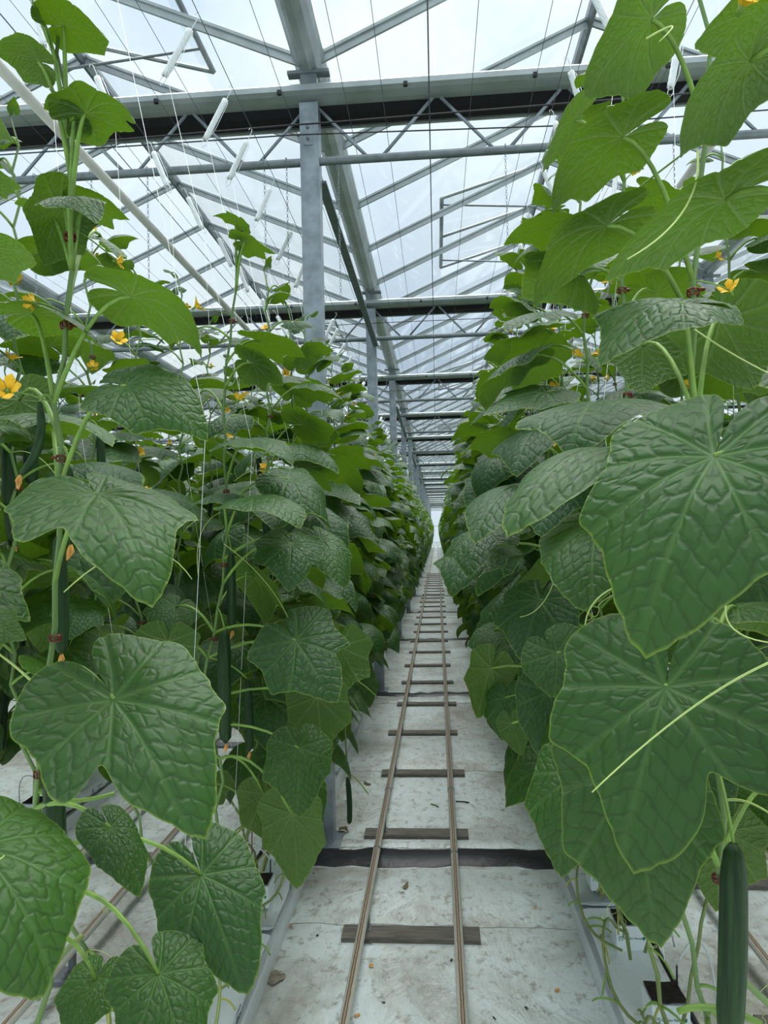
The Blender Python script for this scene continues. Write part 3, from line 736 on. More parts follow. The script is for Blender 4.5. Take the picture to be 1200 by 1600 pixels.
# ------------------------------------------------------------------ small plant parts
def ring_clip():
    g = G()
    for dz in (-.006, .004):
        v, f = torus(.0095, .0017, 1., 12, 5); v = v[:, [0, 2, 1]]; g.add(v + np.array((0, 0, dz)), [f])
    for a in range(0, 360, 45): g.tube([(.0105 * math.cos(R(a)), .0105 * math.sin(R(a)), -.006), (.0105 * math.cos(R(a)), .0105 * math.sin(R(a)), .004)], .0013, 4)
    v, f = torus(.005, .002, 1., 8, 4); g.add(v[:, [0, 2, 1]] + np.array((.016, 0, 0)), [f])
    return g.mesh('clip', 'clip')
CLIP = ring_clip()
def cuke_mesh(L, r, bend, seed, thin=1.):
    rs = random.Random(seed); n, k = 22, 20; V = []
    for i in range(n):
        t = i / (n - 1)
        # narrow neck, long body, blunt end
        pr = np.interp(t, [0, .01, .035, .09, .18, .5, .85, .95, .985, 1], [.30, .52, .66, .78, .95, 1, .97, .84, .52, .12])
        for j in range(k):
            a = 2 * math.pi * j / k; rb = r * pr * (1 + .028 * math.cos(a * 10))
            V.append((rb * math.cos(a) + bend * math.sin(t * 2.6), rb * math.sin(a), -L * t))
    f = [(i * k + j, (i + 1) * k + j, (i + 1) * k + (j + 1) % k, i * k + (j + 1) % k) for i in range(n - 1) for j in range(k)]
    g = G(); g.add(V, [f, [tuple(range(k))], [tuple(range((n - 1) * k, n * k))[::-1]]]); return g.mesh('cucumber', 'cuke')
CUKES = [(cuke_mesh(.31, .0215, .004, 1), .31), (cuke_mesh(.34, .020, -.006, 2), .34), (cuke_mesh(.26, .015, .008, 3), .26), (cuke_mesh(.15, .0085, .03, 4), .15)]
g = G()
for a in (0, 120, 240): g.tube([(0, 0, 0), (.004 * math.cos(R(a)), .004 * math.sin(R(a)), -.014), (.003 * math.cos(R(a + 60)), .007, -.03)], [.003, .004, .001], 4)
WITH = g.mesh('withered_blossom', 'wither')
def flower_mesh(seed):
    rs = random.Random(seed); g = G()
    for i in range(5):
        a = 2 * math.pi * i / 5 + rs.uniform(-.1, .1); ca, sa = math.cos(a), math.sin(a); el = rs.uniform(.1, .55)
        rows = []
        for t, w_ in ((0, .25), (.3, .75), (.65, 1.), (1., .12)):
            for q in (-1, 0, 1):
                rad = .004 + .021 * t; z = .012 * (1 - (1 - t) ** 2) * 1.1 + el * .012 * t + (.002 if q == 0 else 0)
                x_ = rad; y_ = q * .0095 * w_
                rows.append((x_ * ca - y_ * sa, x_ * sa + y_ * ca, z))
        f = [(3 * i_ + j, 3 * i_ + 3 + j, 3 * i_ + 4 + j, 3 * i_ + 1 + j) for i_ in range(3) for j in range(2)]
        g.add(rows, [f], 0, True)
    g.tube([(0, 0, -.012), (0, 0, .004)], [.003, .0045], 6, 1)
    return g.mesh('flower', ['flower', 'petiole'])
FLOW = [flower_mesh(i) for i in range(3)]
def tendril_pts(P, d, ln, rs, coil=True):
    pts = []; p = np.array(P, float); d = nz(d); n = 22
    side = nz(np.cross(d, (0, 0, 1.)) + 1e-6)
    for i in range(n):
        t = i / (n - 1); pts.append(p.copy())
        p = p + d * ln / n
        d = nz(d + np.array((0, 0, -.05)) + side * .05 * rs.uniform(-1, 1))
    if coil:
        c0 = pts[-1]; rr_ = .012
        for i in range(16):
            a = i * .75; pts.append(c0 + d * .003 * i + side * rr_ * (1 - i / 24) * math.sin(a) + np.array((0, 0, 1)) * rr_ * (1 - i / 24) * (math.cos(a) - 1))
    return np.array(pts)

# ------------------------------------------------------------------ plants
LINES = {'L1': (-.70, -.87, 1), 'L2': (-1.25, -.90, -1), 'R1': (.485, .68, -1), 'R2': (.97, .75, 1),
         'M1': (-2.36, -2.52, 1), 'M2': (-2.90, -2.55, -1), 'S1': (2.11, 2.33, -1)}
WHL = {'L1': 'on the aisle side of the left row', 'L2': 'on the far side of the left row', 'R1': 'on the aisle side of the right row',
       'R2': 'on the far side of the right row', 'M1': 'near side of the second left row', 'M2': 'far side of the second left row', 'S1': 'near side of the second right row'}
def stem_x(line, z):
    lx, bx, _ = LINES[line]
    return lx + (bx - lx) * max(0, 1 - (z - .25) / 1.35) ** 1.4
class Plant:
    def __init__(s, line, y, top, seed, label, grp=None, root=True):
        s.line, s.y, s.top, s.rs = line, y, top, random.Random(seed)
        s.out = LINES[line][2]
        s.base = np.array((stem_x(line, .25), y, 0.251))
        if root: s.root = thing('cucumber_plant', label, 'plant', tuple(s.base), grp)
        zs = np.arange(.25, top + .001, .085); s.nodes = []
        ph = s.rs.uniform(0, 6.3)
        for i, z in enumerate(zs):
            wob = .011 * ((i % 2) * 2 - 1)
            s.nodes.append(np.array((stem_x(line, z) + wob * .6 + .012 * math.sin(z * 2.3 + ph), y + wob * .8 + .015 * math.sin(z * 1.7 + ph * 2), z)))
        s.nodes = np.array(s.nodes)
        s.used = set()
    def fix(s, pts):
        """pull the stem through given (z, x, y) points"""
        pts = sorted(pts); zz = [p[0] for p in pts]
        for i, n_ in enumerate(s.nodes):
            if zz[0] <= n_[2] <= zz[-1]:
                k = .25 * ((i % 2) * 2 - 1) * .011
                n_[0] = np.interp(n_[2], zz, [p[1] for p in pts]) + k; n_[1] = np.interp(n_[2], zz, [p[2] for p in pts])
    def local(s, P): return np.asarray(P, float) - s.base
    def stem_r(s, z): return np.interp(z, [.2, s.top - .8, s.top - .1, s.top], [.0062, .0052, .0036, .0015])
    def build_stem(s, hi=True, g=None):
        own = g is None
        g = g or G()
        b = s.base if own else np.zeros(3)
        P = s.nodes - b; k = 8 if hi else 5 if own else 4
        lo = s.nodes[:, 2] < .62
        cut = max(2, lo.sum())
        g.tube(P[:cut + 1], s.stem_r(s.nodes[:cut + 1, 2]) * (1 + .25 * (np.arange(cut + 1) % 2) * hi), k, 1)
        g.tube(P[cut:], s.stem_r(s.nodes[cut:, 2]), k, 0)
        if own: g.obj('stem', ['stem', 'oldstem'], s.root)
    def near_node(s, z): return s.nodes[int(np.abs(s.nodes[:, 2] - z).argmin())]
    def petiole(s, g, P0, node, k=6, r=.0042, mat_=0):
        d = P0 - node; h = math.hypot(d[0], d[1])
        mid = node + np.array((d[0] * .5, d[1] * .5, max(d[2], 0) * .85 + .18 * h + .01))
        P = bez(node, mid, P0, 8 if k > 4 else 5); g.tube(P, np.linspace(r * 1.15, r * .75, len(P)), k, mat_)
    def hero(s, a, tipp, da, dt, hint, kx=.8, ky=.8, wave=.05, wid=1., flat=0, cup=0., node=None, mat_='leaf', notch=None, pet=True):
        P0 = at(a[0], a[1], da); P1 = at(tipp[0], tipp[1], dt)
        hc, hu, ho, hy = hint
        nh = hc * nz(CAM - P0) + hu * np.array((0, 0, 1.)) + ho * np.array((s.out, 0, 0)) + hy * np.array((0, -1., 0))
        B, L, P = basis(P0, P1, nh)
        fl_ = FLAT_HI[flat] if notch is None else leaf_flat(38, 161, 50 + flat, 1.15, notch)
        V = leaf_shape(fl_, kx, ky, wave, int(a[0] * 7 + a[1]) % 9999, wid, cup)
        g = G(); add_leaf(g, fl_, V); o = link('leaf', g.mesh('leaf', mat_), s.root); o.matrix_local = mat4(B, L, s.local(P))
        if pet:
            z = P0[2] - .10 if node is None else node
            i_ = int(np.abs(s.nodes[:, 2] - z).argmin()); s.used.add(i_); nd = s.nodes[i_]
            g = G(); s.petiole(g, P0, nd, 8, .0045)
            inv = np.linalg.inv(np.array(mat4(B, L, P)))
            g.v = [v @ inv[:3, :3].T + inv[:3, 3] for v in g.v]; g.obj('petiole', 'petiole', o)
        return o
    def auto_leaves(s, lod, zmin=.62, g=None, keep=lambda P0, P1: True, every=1):
        """leaves up the stem; lod 0: blade + petiole objects, 1: blade objects, 2: into g"""
        for i, nd in enumerate(s.nodes):
            z = nd[2]
            if z < zmin or i in s.used or (every > 1 and i % every): continue
            rs = s.rs
            fromtop = s.top - z
            side = rs.random()
            az = (0 if s.out > 0 else math.pi) + (rs.gauss(0, .95) if side < .78 else math.pi + rs.gauss(0, .7))
            size = np.interp(fromtop, [0, .08, .3, .6, 1.0], [.035, .06, .12, .18, .225]) * rs.uniform(.85, 1.15)
            pl_ = np.interp(fromtop, [0, .15, .5, 1.], [.02, .06, .13, .175]) * rs.uniform(.8, 1.25)
            o = np.array((math.cos(az), math.sin(az), 0))
            rise = np.interp(fromtop, [0, .4, 1.6], [.9, .55, .35]) * rs.uniform(.6, 1.3)
            P0 = nd + o * pl_ + np.array((0, 0, pl_ * rise))
            pitch = R(np.interp(fromtop, [0, .25, .8, 1.6, 2.4], [-25, 8, 32, 50, 66]) + rs.uniform(-24, 20))
            az2 = az + rs.uniform(-.45, .45); o2 = np.array((math.cos(az2), math.sin(az2), 0))
            t = o2 * math.cos(pitch) - np.array((0, 0, 1)) * math.sin(pitch)
            up = np.array((0, 0, 1)) * math.cos(pitch) + o2 * math.sin(pitch)
            roll = rs.gauss(0, .4); up = nz(up + roll * np.cross(t, up))
            P1 = P0 + t * size
            if not keep(P0, P1): continue
            B, L, P = basis(P0, P1, up)
            if lod < 2:
                old = fromtop > 2.0 and rs.random() < .12 and lod == 0
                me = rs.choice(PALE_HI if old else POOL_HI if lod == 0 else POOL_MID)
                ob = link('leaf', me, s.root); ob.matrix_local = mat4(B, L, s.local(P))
                if lod == 0:
                    gg = G(); s.petiole(gg, P0, nd, 6, .0040)
                    inv = np.linalg.inv(np.array(mat4(B, L, P))); gg.v = [v @ inv[:3, :3].T + inv[:3, 3] for v in gg.v]; gg.obj('petiole', 'petiole', ob)
                else: s.petiole(s.pg, s.local(P0), s.local(nd), 4, .0038)
            else:
                fl_ = (FLAT_TINY, FLAT_LOW, FLAT_FLAT)[g.fine][i % 2]
                V = leaf_shape(fl_, rs.uniform(.5, 1.4), rs.uniform(.3, 1.3), .05, i)
                add_leaf(g, fl_, V @ B.T * L + P, 2, rs.random())
                if g.fine == 1: s.petiole(g, P0, nd, 3, .0038, 0)
    def clip(s, z):
        nd = s.near_node(z); o = link('clip', CLIP, s.root, tuple(s.local(nd))); o.rotation_euler = (0, 0, s.rs.uniform(0, 6)); o.location.z -= .02
    def cuke(s, top, kind, node=None, rot=None, scale=1.):
        me, L = CUKES[kind]; o = link('cucumber', me, s.root, tuple(s.local(top))); o.scale = (scale,) * 3
        o.rotation_euler = rot or (s.rs.uniform(-.06, .06), s.rs.uniform(-.06, .06), s.rs.uniform(0, 6))
        link('withered_blossom', WITH, o, (CUKES[kind][0].vertices[-1].co.x, 0, -L + .002))
        nd = s.near_node(top[2] + .05) if node is None else node
        g = G(); g.tube(bez(s.local(nd), s.local(nd) * .4 + s.local(top) * .6 + np.array((0, 0, .03)), s.local(top)), .0028, 6); g.obj('fruit_stalk', 'petiole', s.root)
    def flower(s, P, sc=1., rot=None, node=None):
        o = link('flower', s.rs.choice(FLOW), s.root, tuple(s.local(P))); o.scale = (sc,) * 3
        o.rotation_euler = rot or (s.rs.uniform(-1.4, 1.4), s.rs.uniform(-1.4, 1.4), s.rs.uniform(0, 6))
        nd = s.near_node(P[2]) if node is None else node
        g = G(); g.tube(bez(s.local(nd), (s.local(nd) + s.local(P)) / 2 + np.array((0, 0, .01)), s.local(P), 5), .0016, 5); g.obj('flower_stalk', 'petiole', s.root)
    def tendril(s, pts, r=.0014):
        g = G(); g.tube(np.array(pts) - s.base, np.linspace(r, r * .55, len(pts)), 5); g.obj('tendril', 'tendril', s.root)
    def extras(s, nf=3, nc=2, ncl=5, ntn=3, zlo=.75):
        rs = s.rs
        for k in range(ncl): s.clip(zlo + (s.top - .35 - zlo) * (k + rs.uniform(.2, .8)) / ncl)
        for k in range(nc):
            nd = s.near_node(rs.uniform(1.0, s.top - .75)); a = rs.uniform(0, 6.3)
            s.cuke(nd + np.array((.035 * math.cos(a), .035 * math.sin(a), -.04)), rs.choice((0, 1, 2, 2, 3)), nd)
        for k in range(nf):
            nd = s.near_node(s.top - rs.uniform(.15, 1.0)); a = rs.uniform(0, 6.3)
            s.flower(nd + np.array((.04 * math.cos(a), .04 * math.sin(a), .02)), rs.uniform(.8, 1.1), None, nd)
        for k in range(ntn):
            nd = s.near_node(rs.uniform(.9, s.top - .2)); a = rs.uniform(0, 6.3)
            s.tendril(tendril_pts(nd, (math.cos(a), math.sin(a), rs.uniform(.1, .7)), rs.uniform(.12, .24), rs, rs.random() < .6), .0013)
    def low_stubs(s, n=5):
        rs = s.rs
        for k in range(n):
            nd = s.near_node(rs.uniform(.27, .75)); a = rs.uniform(0, 6.3); ln = rs.uniform(.05, .11)
            d = np.array((math.cos(a), math.sin(a), -.35))
            g = G(); g.tube(bez(s.local(nd), s.local(nd) + d * ln * .6 + np.array((0, 0, .02)), s.local(nd) + d * ln + np.array((0, 0, -.03)), 6), np.linspace(.0042, .0032, 6), 6)
            g.obj('leaf_stub', 'stub' if rs.random() < .5 else 'petiole', s.root)
        # the bare vine lies looped beside its cube
        nd = s.nodes[1]; pts = []
        sgn = s.out
        for k in range(14):
            t = k / 13
            pts.append(nd + np.array((sgn * (.05 + .10 * math.sin(t * 3.1)), -.05 - .55 * t, .05 + .13 * math.sin(t * 5.2) * (1 - t) - .02 * t)))
        g = G(); g.tube(np.array([s.local(nd)] + [s.local(p) for p in pts]), .0052, 6); v_ = g.obj('lowered_vine', 'oldstem', s.root)
        for k in range(3, 12, 2):
            a = rs.uniform(0, 6.3); d = np.array((math.cos(a), math.sin(a), rs.uniform(-.8, .3))); q = s.local(pts[k]); ln = rs.uniform(.04, .09)
            g = G(); g.tube(bez(q, q + d * ln * .6 + np.array((0, 0, .015)), q + d * ln + np.array((0, 0, -.02)), 6), np.linspace(.0038, .0028, 6), 6)
            g.obj('leaf_stub', rs.choice(('stub', 'petiole', 'oldstem')), v_)
        for k in range(4):
            a = rs.uniform(0, 6.3); q = s.local(s.near_node(rs.uniform(.3, .9)))
            s.tendril(tendril_pts(q + s.base, (math.cos(a), math.sin(a), -.2), rs.uniform(.06, .14), rs), .0011)

def proj(P):
    d = W2C @ (np.asarray(P, float) - CAM); return 600 + F * d[0] / -d[2], 800 - F * d[1] / -d[2]
def lab_for(line, k):
    return f'{ORD[k]} cucumber plant from the camera, {WHL[line]}' if k < 10 else f'cucumber plant farther off, {WHL[line]}'
def open_floor(P0, P1):
    """gaps in the lower canopy next to the camera"""
    for P in (P0, P1):
        if P[1] < .3: return False
        u, v = proj(P)
        if P[1] < 2.35 and v > 1230 and u < 470: return False
        if P[1] < 2.6 and v > 1330 and u > 800: return False
        if P[1] < 2.0 and 560 < u < 780: return False
    return True
def behind(y): return lambda P0, P1: P0[1] > y + .03 and P1[1] > y + .03 and open_floor(P0, P1)
TOP, UND = (.8, .55, .1, 0), (-.5, .9, .1, 0)
# --- left row, plant just outside the frame
p = Plant('L1', .84, 3.0, 11, 'nearest cucumber plant of the left row, its leaves reaching in at the left edge', 'cucumber plants of the left row')
p.build_stem(); 
H = p.hero
H((-40, 1325), (68, 1558), .92, .88, (.6, .5, .3, 0), .9, 1.1, .05, 1.0, 3)
H((-45, 395), (58, 412), .95, .95, UND, .9, .9, .06, 1.)
H((-30, 275), (34, 292), 1.0, 1.0, UND, .8, .8, .06, 1.)
H((-25, 170), (20, 222), 1.0, 1.0, UND, .8, .8, .06, 1.)
H((-30, 975), (42, 1000), 1.2, 1.2, TOP, .8, .8, .06, 1.)
p.auto_leaves(0, .9, None, lambda a, b: proj(a)[0] < -190 and proj(b)[0] < -190 and a[1] > .6)
p.extras(1, 1, 3, 1)
# --- left row, first plant in view
p = Plant('L1', 1.30, 2.93, 12, 'nearest cucumber plant fully in view, left row, stem with red clips', 'cucumber plants of the left row')
sp_ = []
for u, v in ((45, 1300), (60, 1230), (82, 1010), (90, 880), (96, 710), (84, 612), (100, 555), (110, 440), (112, 330), (106, 200), (100, 115), (72, 20)):
    q = at(u, v, 1.30); sp_.append((q[2], q[0], q[1]))
p.fix(sp_); p.build_stem(); H = p.hero
H((178, 1092), (322, 1312), 1.14, 1.08, (.85, .5, .1, 0), .5, .55, .05, .92, 2, 0, 1.62, 'leaf', ((-41, .22, 10), (60, .05, 10)))
H((152, 772), (238, 950), 1.18, 1.08, (.45, .9, .1, 0), .9, .9, .06, 1.05, 0, 0, 1.80, 'leaf', ((-42, .16, 10),))
H((172, 1293), (218, 1402), 1.22, 1.17, (.7, .4, .5, 0), .7, 1.7, .07, .75, 3, 0, 1.35)
H((315, 1366), (388, 1555), 1.42, 1.33, (.75, .55, -.1, 0), .5, .9, .05, .86, 1, 0, 1.30)
H((248, 1522), (300, 1690), 1.26, 1.18, (.7, .75, .1, 0), .7, .9, .05, .95, 0, 0, 1.16)
H((150, 1530), (100, 1640), 1.38, 1.3, (.5, .8, .1, 0), .7, .9, .05, .9, 1, 0, 1.10)
H((205, 463), (316, 562), 1.27, 1.27, (-.4, 1, .1, 0), 1.1, .9, .06, .85, 0, 0, 2.16)
H((196, 603), (325, 690), 1.20, 1.24, (.55, .8, .0, .2), 1.5, .6, .09, .95, 1, 0, 1.97)
H((75, 655), (176, 698), 1.50, 1.45, (-.3, 1, 0, .2), .9, .7, .06, 1.2, 2, 0, 1.98)
H((30, 625), (40, 702), 1.55, 1.5, (-.8, .7, .0, 0), .6, .7, .05, 1.1, 3, 0, 2.0)
H((105, 310), (150, 350), 1.24, 1.20, (.7, .7, .1, 0), .8, .9, .08, 1.0, 1, 0, 2.36)
H((98, 325), (67, 414), 1.33, 1.30, (-.6, .9, .1, 0), .7, 1.0, .06, .95, 0, 0, 2.34)
H((135, 320), (204, 345), 1.36, 1.36, (-.4, 1, .1, 0), .9, .7, .06, 1.0, 2, 0, 2.38)
H((60, 330), (22, 318), 1.36, 1.36, (-.4, 1, .1, 0), .9, .7, .06, 1.0, 2, 0, 2.36)
H((60, 96), (-12, 82), 1.22, 1.20, (-.7, .9, .1, 0), .6, .6, .05, 1.1, 1, 0, 2.52)
H((66, 34), (44, -4), 1.26, 1.3, (-.8, .7, .1, 0), .5, .5, .05, 1.2, 0, 0, 2.66)
H((99, 40), (166, 60), 1.27, 1.24, (-.5, 1, .1, 0), .8, .8, .05, .85, 3, 0, 2.66)
H((133, 178), (212, 192), 1.26, 1.22, (-.15, 1, .1, 0), 1.2, .6, .07, .85, 2, 0, 2.46)
H((118, 172), (68, 170), 1.27, 1.28, (-.3, 1, .1, 0), .9, .6, .07, 1.1, 2, 0, 2.47)
H((48, 492), (160, 545), 1.34, 1.30, (-.25, 1, .1, .1), 1.0, .8, .07, .9, 3, 0, 2.12)
H((162, 378), (184, 402), 1.6, 1.55, (-.5, 1, .1, 0), .8, .8, .06, 1.1, 1, 0, 2.25)
p.auto_leaves(0, 1.15, None, behind(1.34), 2)
for z_ in (2.44, 2.27, 2.02, 1.67, 1.44): p.clip(z_)
q = at(83, 1222, 1.30); p.cuke(q + np.array((0, .0, .05)), 0, p.near_node(1.50), (0, .01, 0), .92)
q = at(90, 838, 1.36); p.cuke(q, 2, p.near_node(1.88), (0, 0, 1), .9)
q = at(62, 628, 1.28); p.cuke(q, 3, p.near_node(2.08), (0, R(22), 0), .95)
q = at(108, 728, 1.29); p.cuke(q, 3, p.near_node(2.0), (0, 0, 2), 1.0)
p.flower(at(12, 612, 1.25), 1.15, (R(70), 0, .3), p.near_node(2.1)); p.flower(at(52, 472, 1.3), .7); p.flower(at(182, 408, 1.5), .7)
p.tendril(bez(at(100, 925, 1.3), at(230, 800, 1.2), at(300, 905, 1.25), 16)); p.tendril(bez(at(84, 1100, 1.3), at(30, 1040, 1.25), at(-20, 1010, 1.2), 12), .003)
p.low_stubs(6)
# a cut stub with a pinkish tie near the floor
g = G(); g.tube(bez(p.local(at(128, 1462, 1.45)), p.local(at(80, 1500, 1.45)), p.local(at(60, 1560, 1.5))), .006, 7); g.obj('side_shoot', 'oldstem', p.root)
g = G(); g.tube(bez(p.local(at(178, 1240, 1.3)), p.local(at(90, 1265, 1.3)), p.local(at(60, 1235, 1.3))), .004, 7); g.obj('side_shoot', 'petiole', p.root)

# --- left row, second plant
p = Plant('L1', 2.42, 2.96, 13, 'cucumber plant left of the aisle with a long hanging cucumber, beside the nearest column', 'cucumber plants of the left row')
sp_ = []
for u, v in ((290, 1180), (312, 1085), (332, 1000), (347, 920), (354, 830), (351, 700), (350, 610), (366, 470), (372, 400), (382, 345)):
    q = at(u, v, 2.42); sp_.append((q[2], q[0], q[1]))
p.fix(sp_); p.build_stem(); H = p.hero
H((462, 1001), (528, 1098), 2.28, 2.2, (.85, .5, .1, 0), .4, .5, .04, 1.12, 2, 0, 1.50)
H((467, 1169), (468, 1278), 2.30, 2.2, (.8, .6, .1, 0), .7, .9, .05, 1.0, 1, 0, 1.18)
H((456, 1272), (463, 1390), 2.36, 2.3, (-.9, .3, .1, 0), .6, 1.1, .10, .88, 0, 0, 1.06, 'leafpale')
H((412, 1240), (428, 1322), 2.44, 2.4, (-.9, .3, .0, 0), .5, .6, .07, 1.0, 3, 0, 1.1, 'leafpale')
H((496, 1088), (500, 1184), 2.50, 2.46, (-.85, .3, .0, 0), .4, .4, .05, 1.0, 1, 0, 1.3)
H((530, 1010), (520, 1100), 2.62, 2.55, (-.8, .35, .0, 0), .5, .6, .05, 1.0, 2, 0, 1.45)
H((262, 1003), (258, 1082), 2.30, 2.25, (-.8, .45, .0, 0), .5, .6, .05, 1.15, 0, 0, 1.45)
H((275, 948), (240, 1000), 2.5, 2.4, (.6, .7, .1, 0), .7, .8, .05, 1.1, 1)
H((455, 850), (452, 925), 2.3, 2.2, (.7, .7, .2, 0), .8, .9, .05, 1.15, 2)
H((500, 842), (538, 920), 2.5, 2.4, (.6, .7, .4, 0), .8, 1.2, .05, 1.0, 1)
H((394, 778), (470, 826), 2.25, 2.15, (.35, 1, .2, 0), 1.2, .8, .07, 1.0, 3)
H((345, 775), (372, 800), 2.3, 2.2, (.4, 1, .1, 0), 1.2, .8, .07, 1.2, 3)
H((385, 690), (458, 728), 2.35, 2.25, (.3, 1, .2, 0), 1.1, .8, .07, 1.0, 2)
H((384, 378), (432, 398), 2.38, 2.35, (-.3, 1, .1, 0), .9, .8, .08, 1.0, 2, 0, 2.75)
H((368, 345), (332, 338), 2.42, 2.4, (-.3, 1, .1, 0), .7, .8, .08, .7, 2, 0, 2.82)
H((128, 948), (108, 1000), 2.0, 1.92, (.6, .8, .2, 0), .8, .8, .05, 1.1, 0, 0, None, 'leaf', None, False)
p.auto_leaves(0, .95, None, behind(2.3))
for z_ in (2.67, 2.02, 1.78, 1.56, 1.36): p.clip(z_)
q = at(351, 985, 2.38); p.cuke(q, 1, p.near_node(1.62), (0, 0, 1), 1.12)
q = at(386, 1060, 2.5); p.cuke(q, 2, p.near_node(1.4), (0, 0, 1), 1.0)
q = at(361, 862, 2.42); p.cuke(q, 2, p.near_node(1.85), (0, 0, 2), 1.05)
p.flower(at(305, 480, 2.4), 1.2); p.flower(at(372, 625, 2.4), 1.0); p.flower(at(183, 533, 2.4), 1.3)
p.tendril(bez(at(350, 850, 2.4), at(420, 900, 2.3), at(450, 965, 2.3), 14)); p.tendril(bez(at(310, 900, 2.3), at(300, 820, 2.3), at(345, 800, 2.35), 14))
p.low_stubs(6)

# --- right row, plant just outside the frame
p = Plant('R1', .82, 3.0, 21, 'nearest cucumber plant of the right row, big leaves hanging in from the right edge', 'cucumber plants of the right row')
p.build_stem(); H = p.hero
H((1116, 712), (1009, 1030), .78, .73, (.75, .65, .1, 0), .75, .85, .05, 1.0, 0, 0, 1.86)
H((1172, 96), (1062, 246), .92, .92, (-.5, .9, .1, 0), .9, 1.0, .06, .9, 1, 0, 2.35)
H((1134, 312), (944, 440), .95, .95, (-.35, 1, .1, 0), .9, .9, .06, .8, 0, 0, 2.15)
H((1230, 20), (1085, 70), 1.0, 1.0, (-.4, 1, .1, 0), .9, .8, .06, 1.0, 3, 0, 2.5)
p.auto_leaves(0, .9, None, lambda a, b: proj(a)[0] > 1400 and proj(b)[0] > 1400 and a[1] > .6)
p.extras(1, 1, 3, 1); p.flower(at(1160, 8, .95), 1.1, (R(60), R(20), 0), p.near_node(2.6))
p.tendril(bez(at(1215, 1030, .84), at(1090, 1080, .84), at(925, 1238, .84), 18), .0016)
p.tendril(bez(at(1090, 235, .9), at(1100, 340, .88), at(980, 405, .88), 16), .0016)
p.tendril(bez(at(1010, 60, 1.0), at(1080, 20, 1.0), at(1030, 65, .98), 12), .0016)
p.tendril(bez(at(1205, 830, .95), at(1060, 990, .95), at(1210, 1005, .95), 18), .0016)
# --- right row, first plant in view
p = Plant('R1', 1.28, 3.0, 22, 'cucumber plant with a big dark cucumber at the lower right', 'cucumber plants of the right row')
sp_ = []
for u, v in ((1150, 1560), (1122, 1400), (1130, 1280), (1122, 1180), (1108, 970), (1096, 800), (1082, 600), (1083, 460), (1090, 380), (1098, 260), (1110, 60)):
    q = at(u, v, 1.28); sp_.append((q[2], q[0], q[1]))
p.fix(sp_); p.build_stem(); H = p.hero
H((1040, 1072), (990, 1366), 1.0, .93, (.85, .55, .05, 0), .45, .6, .05, 1.04, 2, 0, 1.40, 'leaf', ((34, .17, 10),))
H((985, 1195), (1034, 1482), 1.16, 1.12, (.85, .45, .05, 0), .4, .6, .05, .80, 0, 0, 1.30)
H((960, 703), (792, 840), 1.26, 1.12, (.45, 1, .15, -.1), 1.1, 1.2, .07, .85, 1, 0, 1.95)
H((1064, 474), (936, 574), 1.18, 1.10, (.35, 1, -.1, .2), .9, 1.2, .08, .85, 1, 0, 2.05)
H((1070, 478), (1152, 496), 1.19, 1.2, (.2, 1, -.1, .2), 1.0, .6, .08, .5, 1, 0, 2.1)
H((1125, 498), (1176, 610), 1.36, 1.33, (-.9, .5, .1, 0), .4, .3, .05, 1.1, 0, 0, 2.0)
H((1005, 540), (1000, 615), 1.45, 1.42, (-.8, .6, .1, 0), .5, .4, .05, 1.4, 2, 0, 2.05)
H((1018, 30), (912, 152), 1.2, 1.18, (-.7, .7, .1, 0), .7, .8, .06, .95, 1, 0, 2.58)
H((973, 214), (862, 334), 1.2, 1.2, (-.4, 1, .1, 0), .9, .9, .06, .82, 0, 0, 2.3)
H((948, 352), (833, 480), 1.22, 1.24, (-.3, 1, .1, 0), .9, .9, .07, .78, 3, 0, 2.18)
H((1130, 1300), (1118, 1425), 1.40, 1.38, (-.8, .4, .1, 0), .5, .5, .06, 1.0, 0, 0, 1.25, 'leafpale')
H((1215, 1225), (1190, 1330), 1.42, 1.4, (.7, .5, .0, 0), .6, .6, .05, 1.0, 1, 0, 1.25)
H((1085, 1215), (1080, 1340), 1.36, 1.34, (.8, .5, .0, 0), .6, .8, .05, 1.0, 1, 0, 1.3)
p.auto_leaves(0, 1.1, None, behind(1.34))
for z_ in (2.28, 1.66, 1.31): p.clip(z_)
q = at(1146, 1318, 1.17); p.cuke(q, 0, p.near_node(1.40), (R(2), R(3), 0), 1.0)
p.cuke(at(1135, 1000, 1.34), 2, p.near_node(1.68)); 
p.flower(at(1142, 455, 1.3), .8); p.flower(at(965, 325, 1.5), .9); p.flower(at(941, 342, 1.5), .8)
p.tendril(bez(at(1085, 515, 1.26), at(1150, 560, 1.2), at(1215, 590, 1.1), 12), .0018)
p.tendril(bez(at(1135, 1250, 1.26), at(1170, 1245, 1.2), at(1215, 1280, 1.1), 12), .0025)
p.tendril(bez(at(980, 910, 1.2), at(880, 940, 1.15), at(930, 1045, 1.2), 18), .0016)
p.low_stubs(10)
g = G(); g.tube(bez(p.local(at(1060, 1580, 1.25)), p.local(at(1110, 1560, 1.22)), p.local(at(1190, 1600, 1.2))), .0055, 8); g.obj('side_shoot', 'petiole', p.root)
g = G(); g.tube(bez(p.local(at(1082, 1375, 1.25)), p.local(at(1040, 1300, 1.22)), p.local(at(1120, 1340, 1.28))), .0048, 8); g.obj('side_shoot', 'petiole', p.root)
